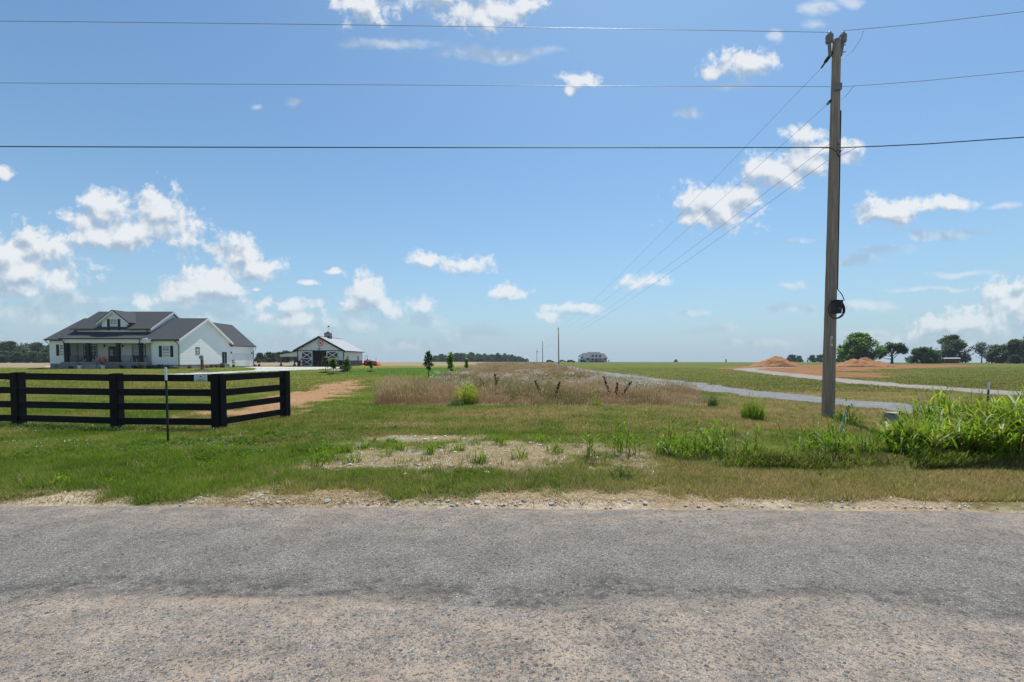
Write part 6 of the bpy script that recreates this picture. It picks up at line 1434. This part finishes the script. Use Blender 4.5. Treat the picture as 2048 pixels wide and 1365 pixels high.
heap(1668, 1782, 716.5, 84, 'long uneven heap of orange clay behind the wooden pole', ((-.18, 1.0, .24, .25), (.05, .86, .30, .25), (.28, .62, .25, .22), (-.32, .5, .2, .2)), 9)
# ------------------------------------------------------------------ trees
BARK = mat('bark', (.085, .065, .05), rough=.95, noise=.3, nscale=6, bump=.03, bscale=12, stretch=(3, 3, .5))
def tree_meshes(seed, H, crown, leaf, n, col, trunk_r=.22, lobes=None, crown_base=.25, nl=16, limbs=True, spread=1.0, ls=.36, shape='dome'):
    """crown: half width; lobes: list of (x,y,z,r,rz) or made at random inside the crown envelope"""
    r = np.random.default_rng(seed); R = random.Random(seed)
    if lobes is None:
        lobes = []
        for k in range(nl):
            t = (k + R.random()) / nl
            if shape == 'dome': env = (.80 + .2 * t / .35) if t < .35 else max(.05, math.cos(math.pi / 2 * (t - .35) / .65)) ** .6
            else: env = max(.05, math.sin(math.pi * (.16 + .80 * t))) ** .8
            s = crown * ls * R.uniform(.75, 1.25) * (.55 + .45 * env); a = k * 2.4 + R.uniform(-.5, .5); d = max(0, crown * env - s * .55) * R.random() ** .45 * spread
            sz = s * R.uniform(.65, .9); z = (crown_base + (1 - crown_base) * t) * H; z = min(max(z, sz * .75), H - sz * .85)
            lobes.append((math.cos(a) * d, math.sin(a) * d, z, s, sz))
        lobes.append((R.uniform(-.1, .1) * crown, 0, H - crown * ls * .7, crown * ls * .75, crown * ls * .75))
    tk = MB(); top = H * .8; bend = [Vector((R.uniform(-.03, .03) * H * s, R.uniform(-.03, .03) * H * s, top * s)) for s in np.linspace(0, 1, 7)]; bend[0] = Vector((0, 0, -.3))
    tk.tube(bend, [trunk_r * 1.25] + [trunk_r * (1 - .8 * s) for s in np.linspace(.1, 1, 6)], 8)
    if limbs:
        for (x, y, z, s, sz) in lobes:
            b = z * R.uniform(.45, .75); b = max(b, H * crown_base * .7); i = min(5, int(b / top * 6)); p0 = bend[i].lerp(bend[i + 1], .5); p1 = Vector((x, y, z)); mid = p0.lerp(p1, .5) + Vector((0, 0, -.04 * H))
            tk.tube([p0, mid, p1], [trunk_r * .42, trunk_r * .26, trunk_r * .08], 5)
    Vs = []
    tot = sum(l[3] ** 2 for l in lobes)
    Vp, cl = [], []
    for (x, y, z, s, sz) in lobes:
        k = max(20, int(n * s * s / tot)); u = r.normal(0, 1, (k, 3)); u /= np.linalg.norm(u, axis=1)[:, None]
        rad = r.random(k) ** .45 * (.72 + .5 * vn(u[:, 0] * 2.6 + x * 3, u[:, 2] * 2.6 + u[:, 1] * 2.1 + z, seed)) ; P = u * (rad * s)[:, None]; P[:, 2] *= sz / s; P += np.array([x, y, z]); Vp.append(P); cl.append(np.full(k, R.uniform(.8, 1.2)))
    P = np.concatenate(Vp); lv = np.concatenate(cl); k = len(P)
    keepm = vn(P[:, 0] * 1.1 / crown * 3 + seed, P[:, 2] * 1.1 / crown * 3 + P[:, 1] / crown * 2, seed + 4) > .27; P, lv = P[keepm], lv[keepm]; k = len(P)
    c = mixc(col[0], col[1], r.random(k)) * lv[:, None]; s = leaf * (.6 + .8 * r.random(k)); az = r.random(k) * 6.283
    e0 = r.random(k) * 1.8 - .9
    V, F, C = ribbons(P, az, e0, e0 - .5 * r.random(k), s * 1.5, s, c * .95, c * 1.05, 1, None, 'stem')
    return tk, raw_mesh('crown', V, F, C)
TCACHE = {}
def tree(name, label, cat, loc, key, group=None, rz=0.0, sc=1.0, **kw):
    root = thing(name, label, cat, loc, group, rz); root.scale = (sc, sc, sc)
    if key not in TCACHE:
        tk, cm = tree_meshes(**kw); t = tk.build('trunk', BARK, root, smooth=True); cm.materials.append(FOL); TCACHE[key] = (t.data, cm)
    else: link('trunk', TCACHE[key][0], None, root)
    link('crown', TCACHE[key][1], None, root); return root
def place(px, Y, dz=0.0): x = at(px, 725, Y).x; return (x, Y, tz1(x, Y) + dz)
DKG = ((.052, .105, .042), (.10, .16, .06)); LTG = ((.15, .26, .06), (.24, .34, .09)); BLG = ((.07, .125, .052), (.12, .18, .075))
# the two named trees beyond the clay heaps
Y = 150; s = FPX / Y
tree('broadleaf_tree', 'large light green spreading tree behind the long clay heap', 'tree', place(1716, Y), 'light', seed=3, H=10.4, crown=6.6, leaf=.42, n=9000, col=LTG, trunk_r=.3, crown_base=.08, nl=30, ls=.32)
Y = 165; s = FPX / Y
tree('broadleaf_tree', 'dark tree with two rounded crown halves and a bare lower trunk', 'tree', place(1784, Y), 'split', seed=5, H=8.2, crown=4.6, leaf=.36, n=4600, col=DKG, trunk_r=.42, lobes=[(-3.6,0,3.6,1.5,1.2),(-2.6,.3,5.2,2.0,1.5),(-1.2,0,6.6,1.9,1.4),(2.2,0,6.4,1.9,1.3),(3.6,.2,5.4,1.8,1.3),(4.5,0,4.6,1.2,1.1),(1.0,-.3,5.2,1.0,.8),(-4.4,0,2.6,1.0,.8),(-.4,.4,5.0,.9,.7),(3.0,.4,4.3,.9,.7)])
# trees round the red barn
for px, Yv, key, lab, kw in (
    (1846, 172, 'low', 'low wide dark green tree left of the red barn', dict(seed=8, H=6.2, crown=5.6, leaf=.42, n=5200, col=DKG, crown_base=.02, nl=24, trunk_r=.25)),
    (1903, 215, 'bigoak', 'tall broad dark green tree rising behind the red barn', dict(seed=9, H=13.2, crown=8.6, leaf=.55, n=8000, col=BLG, crown_base=.10, nl=32, trunk_r=.45, ls=.30)),
    (1963, 205, 'thin', 'thin grey-green tree with sparse crown beside the red barn', dict(seed=12, H=9.6, crown=4.8, leaf=.36, n=1900, col=((.05, .07, .04), (.085, .10, .06)), crown_base=.34, nl=16, trunk_r=.22, shape='oval')),
    (1866, 180, 'bush', 'dark bushy tree against the left end of red barn', dict(seed=14, H=5.2, crown=3.6, leaf=.4, n=3400, col=DKG, crown_base=.0, nl=18, trunk_r=.2))):
    tree('broadleaf_tree', lab, 'tree', place(px, Yv), key, 'trees round the red barn', **kw)
for px, Yv, key, sc, rz, lab in ((2003, 190, 'bush', 1.45, 1, 'dense dark tree just right of the thin grey-green tree'), (2030, 185, 'bigoak', .74, 2, 'tall dark green tree in the grove right of red barn'), (2062, 180, 'bigoak', .86, 4, 'tallest dark tree of the grove right of red barn'), (2028, 168, 'bush', .62, 3, 'rounded grey-green shrub tree in front of the right grove'), (2048, 200, 'low', 1.3, 2, 'broad dark tree at the back of the right grove')):
    tree('broadleaf_tree', lab, 'tree', place(px, Yv), key, 'grove right of the red barn', rz=rz, sc=sc)
# dark trees behind the clay heaps
for px, Yv, sc, rz, lab in ((1560, 420, 1.05, 0, 'small rounded tree peeping over the pointed clay heap'), (1585, 400, 1.35, 1, 'dark tree just right of the pointed clay heap'), (1598, 410, 1.2, 2, 'second dark tree right of the pointed clay heap'), (1624, 400, 1.3, 3, 'dark wide tree midway between clay heap and pole'), (1640, 395, 1.35, 4, 'dark tree immediately left of the wooden pole'), (1680, 380, 1.25, 5, 'dark low tree right behind the wooden pole')):
    tree('broadleaf_tree', lab, 'tree', place(px, Yv), 'bush', 'dark trees beyond the clay pad', rz=rz, sc=sc)
# left grove beyond the house
for px, Yv, key, sc, rz, lab in ((-60, 230, 'bigoak', .95, 0, 'broad tree at the outer end of the left grove'), (-12, 236, 'bigoak', .92, 1.2, 'broad dark tree of the left grove with highest crown'), (22, 228, 'bigoak', .82, 2.4, 'dark rounded tree in the middle of left grove'), (55, 240, 'thin', 1.12, 0, 'open-crowned tree showing sky in the left grove'), (78, 232, 'bigoak', .78, 3.3, 'dark tree of the left grove close to the farmhouse'), (104, 230, 'bigoak', .70, 5, 'tree half hidden behind the left wall of farmhouse'), (36, 215, 'bush', 1.0, 1, 'low bushy tree in front of the left grove'), (8, 215, 'bush', 1.05, 3, 'low dark bush before the broad left grove tree'), (66, 218, 'low', .9, 4, 'low wide tree at the foot of the open-crowned tree'), (92, 216, 'bush', .95, 4, 'bushy tree beside the left wall of farmhouse')):
    tree('broadleaf_tree', lab, 'tree', place(px, Yv), key, 'grove left of the farmhouse', rz=rz, sc=sc)
# trees seen between garage and barn
for px, Yv, key, sc, rz, lab in ((520, 240, 'bush', 1.0, 0, 'dark bushy tree at the far garage corner'), (541, 250, 'bush', 1.1, 2, 'rounded tree between the garage and the barn'), (560, 270, 'low', 1.0, 1, 'low tree left of the barn lean-to'), (572, 250, 'bush', 1.25, 3, 'dark tree seen under the barn lean-to roof'), (588, 260, 'bush', 1.05, 4, 'dark tree seen behind the lean-to posts')):
    tree('broadleaf_tree', lab, 'tree', place(px, Yv), key, 'trees between garage and barn', rz=rz, sc=sc)
# far wood beyond the dry field: a row of trees
R_ = random.Random(4); px = 866; k = 0
while px < 1060:
    Yv = R_.uniform(560, 660); f = 1 - .55 * float(ss(1015, 1062, np.array(float(px)))) - .30 * float(ss(900, 864, np.array(float(px)))); key = R_.choice(['bush', 'low', 'bigoak', 'bigoak'])
    tree('woodland_tree', 'dark green tree in the far wood beyond the dry field', 'tree', place(px, Yv), key, 'far wood beyond the dry field', rz=R_.uniform(0, 6), sc=f * {'bush': 2.1, 'low': 1.75, 'bigoak': .88}[key] * R_.uniform(.78, 1.12)); px += R_.uniform(3.2, 7); k += 1
for px, Yv, sc, lab in ((1352, 640, 1.0, 'tiny lone bush on the skyline of the right field'),): tree('broadleaf_tree', lab, 'tree', place(px, Yv), 'bush', None, sc=.9)
p = place(1452, 330); q = thing('post', 'tiny dark post on the skyline of the right field', 'post', p); MB().box(-.3, .3, -.3, .3, -.3, 1.9).build('shaft', SHU, q); MB().box(-.4, .4, -.35, .35, 1.9, 2.1).build('cap', SHU, q)
# young lawn trees
for px, py, h, w, seed, lab, grp in ((857, 757, 54, 9.5, 31, 'young lawn tree with loose grey-green crown, nearer the barn', 1), (901, 756, 50, 8.5, 32, 'young lawn tree with bright green narrow crown', 1), (933, 744, 26, 4, 33, 'faint small sapling on the bright lawn beyond the two young trees', 1)):
    g = ground_at(px, py); s = FPX / g.y; H = h / s; cw = w / s
    tree('young_tree', lab, 'tree', g, 'young%d' % seed, 'young trees on the lawn', seed=seed, H=H, crown=cw, leaf=.125, n=560 if seed < 33 else 200, col=((.14, .30, .05), (.24, .40, .08)) if seed != 31 else ((.12, .19, .085), (.19, .26, .12)), trunk_r=.035, crown_base=.34, nl=18, ls=.55, shape='oval')
for px, py, h, w, seed, lab in ((651.5, 745.5, 31, 8, 41, 'young bright green tree with mulch in front of barn doorway'), (667, 748.5, 31, 9, 42, 'young pale green tree in front of the right barn door'), (694, 744, 26, 8, 43, 'young red-tinged tree at the barn front corner'), (742, 743.5, 21, 4, 44, 'thin bare sapling on the lawn before the tractor')):
    g = ground_at(px, py); s = FPX / g.y; H = h / s; cw = w / s
    o = tree('young_tree', lab, 'tree', g, 'young%d' % seed, 'young trees before the barn', seed=seed, H=H, crown=cw, leaf=.13, n=520 if seed < 44 else 60, col=((.14, .20, .05), (.22, .27, .09)), trunk_r=.03, crown_base=.4, nl=12, ls=.5, shape='oval')
    MB().lathe([(.62, -.05), (.55, .05), (.2, .1), (.05, .11)], (0, 0, 0), 14).build('mulch_ring', mat('dark_mulch', (.045, .022, .028)), o)
# rocks and low plants by the barn corner
g = ground_at(676, 743.5); rp = thing('rock_pile', 'low pile of brown rocks beside the young trees before the barn', 'rock pile', g)
for k in range(9): o = bpy.data.objects.new('rock', RK2[k % 8]); COL.objects.link(o); o.parent = rp; o.location = (random.uniform(-.8, .8), random.uniform(-.3, .3), .1); o.scale = (.38, .3, .26); o.rotation_euler = (0, 0, k)
for px, py, r, lab in ((685.5, 742.5, .42, 'pale green leafy perennial right of the rock pile'), (694.5, 743.5, .5, 'broad blue-green perennial at the barn front corner')):
    g = ground_at(px, py); t = thing('perennial', lab, 'plant', g, 'perennials before the barn'); V, F, C = leafball('', '', '', None, r, r * 1.7, 260, ((.09, .16, .06), (.16, .24, .12)), .13); link('foliage', raw_mesh('foliage', V, F, C), FOL, t)

# ------------------------------------------------------------------ summer haze
def haze():
    m = bpy.data.materials.new('summer_haze'); m.use_nodes = True; nt = m.node_tree; nt.nodes.remove(nt.nodes['Principled BSDF'])
    v = nt.nodes.new('ShaderNodeVolumePrincipled'); v.inputs['Color'].default_value = (.80, .90, 1.0, 1); v.inputs['Density'].default_value = .00019; v.inputs['Anisotropy'].default_value = .0
    nt.links.new(v.outputs[0], nt.nodes['Material Output'].inputs['Volume'])
    o = MB().box(-900, 900, -100, 900, -9, 18).build('haze', m); tag(o, 'thin summer haze over the fields', 'haze', kind='stuff')
haze()
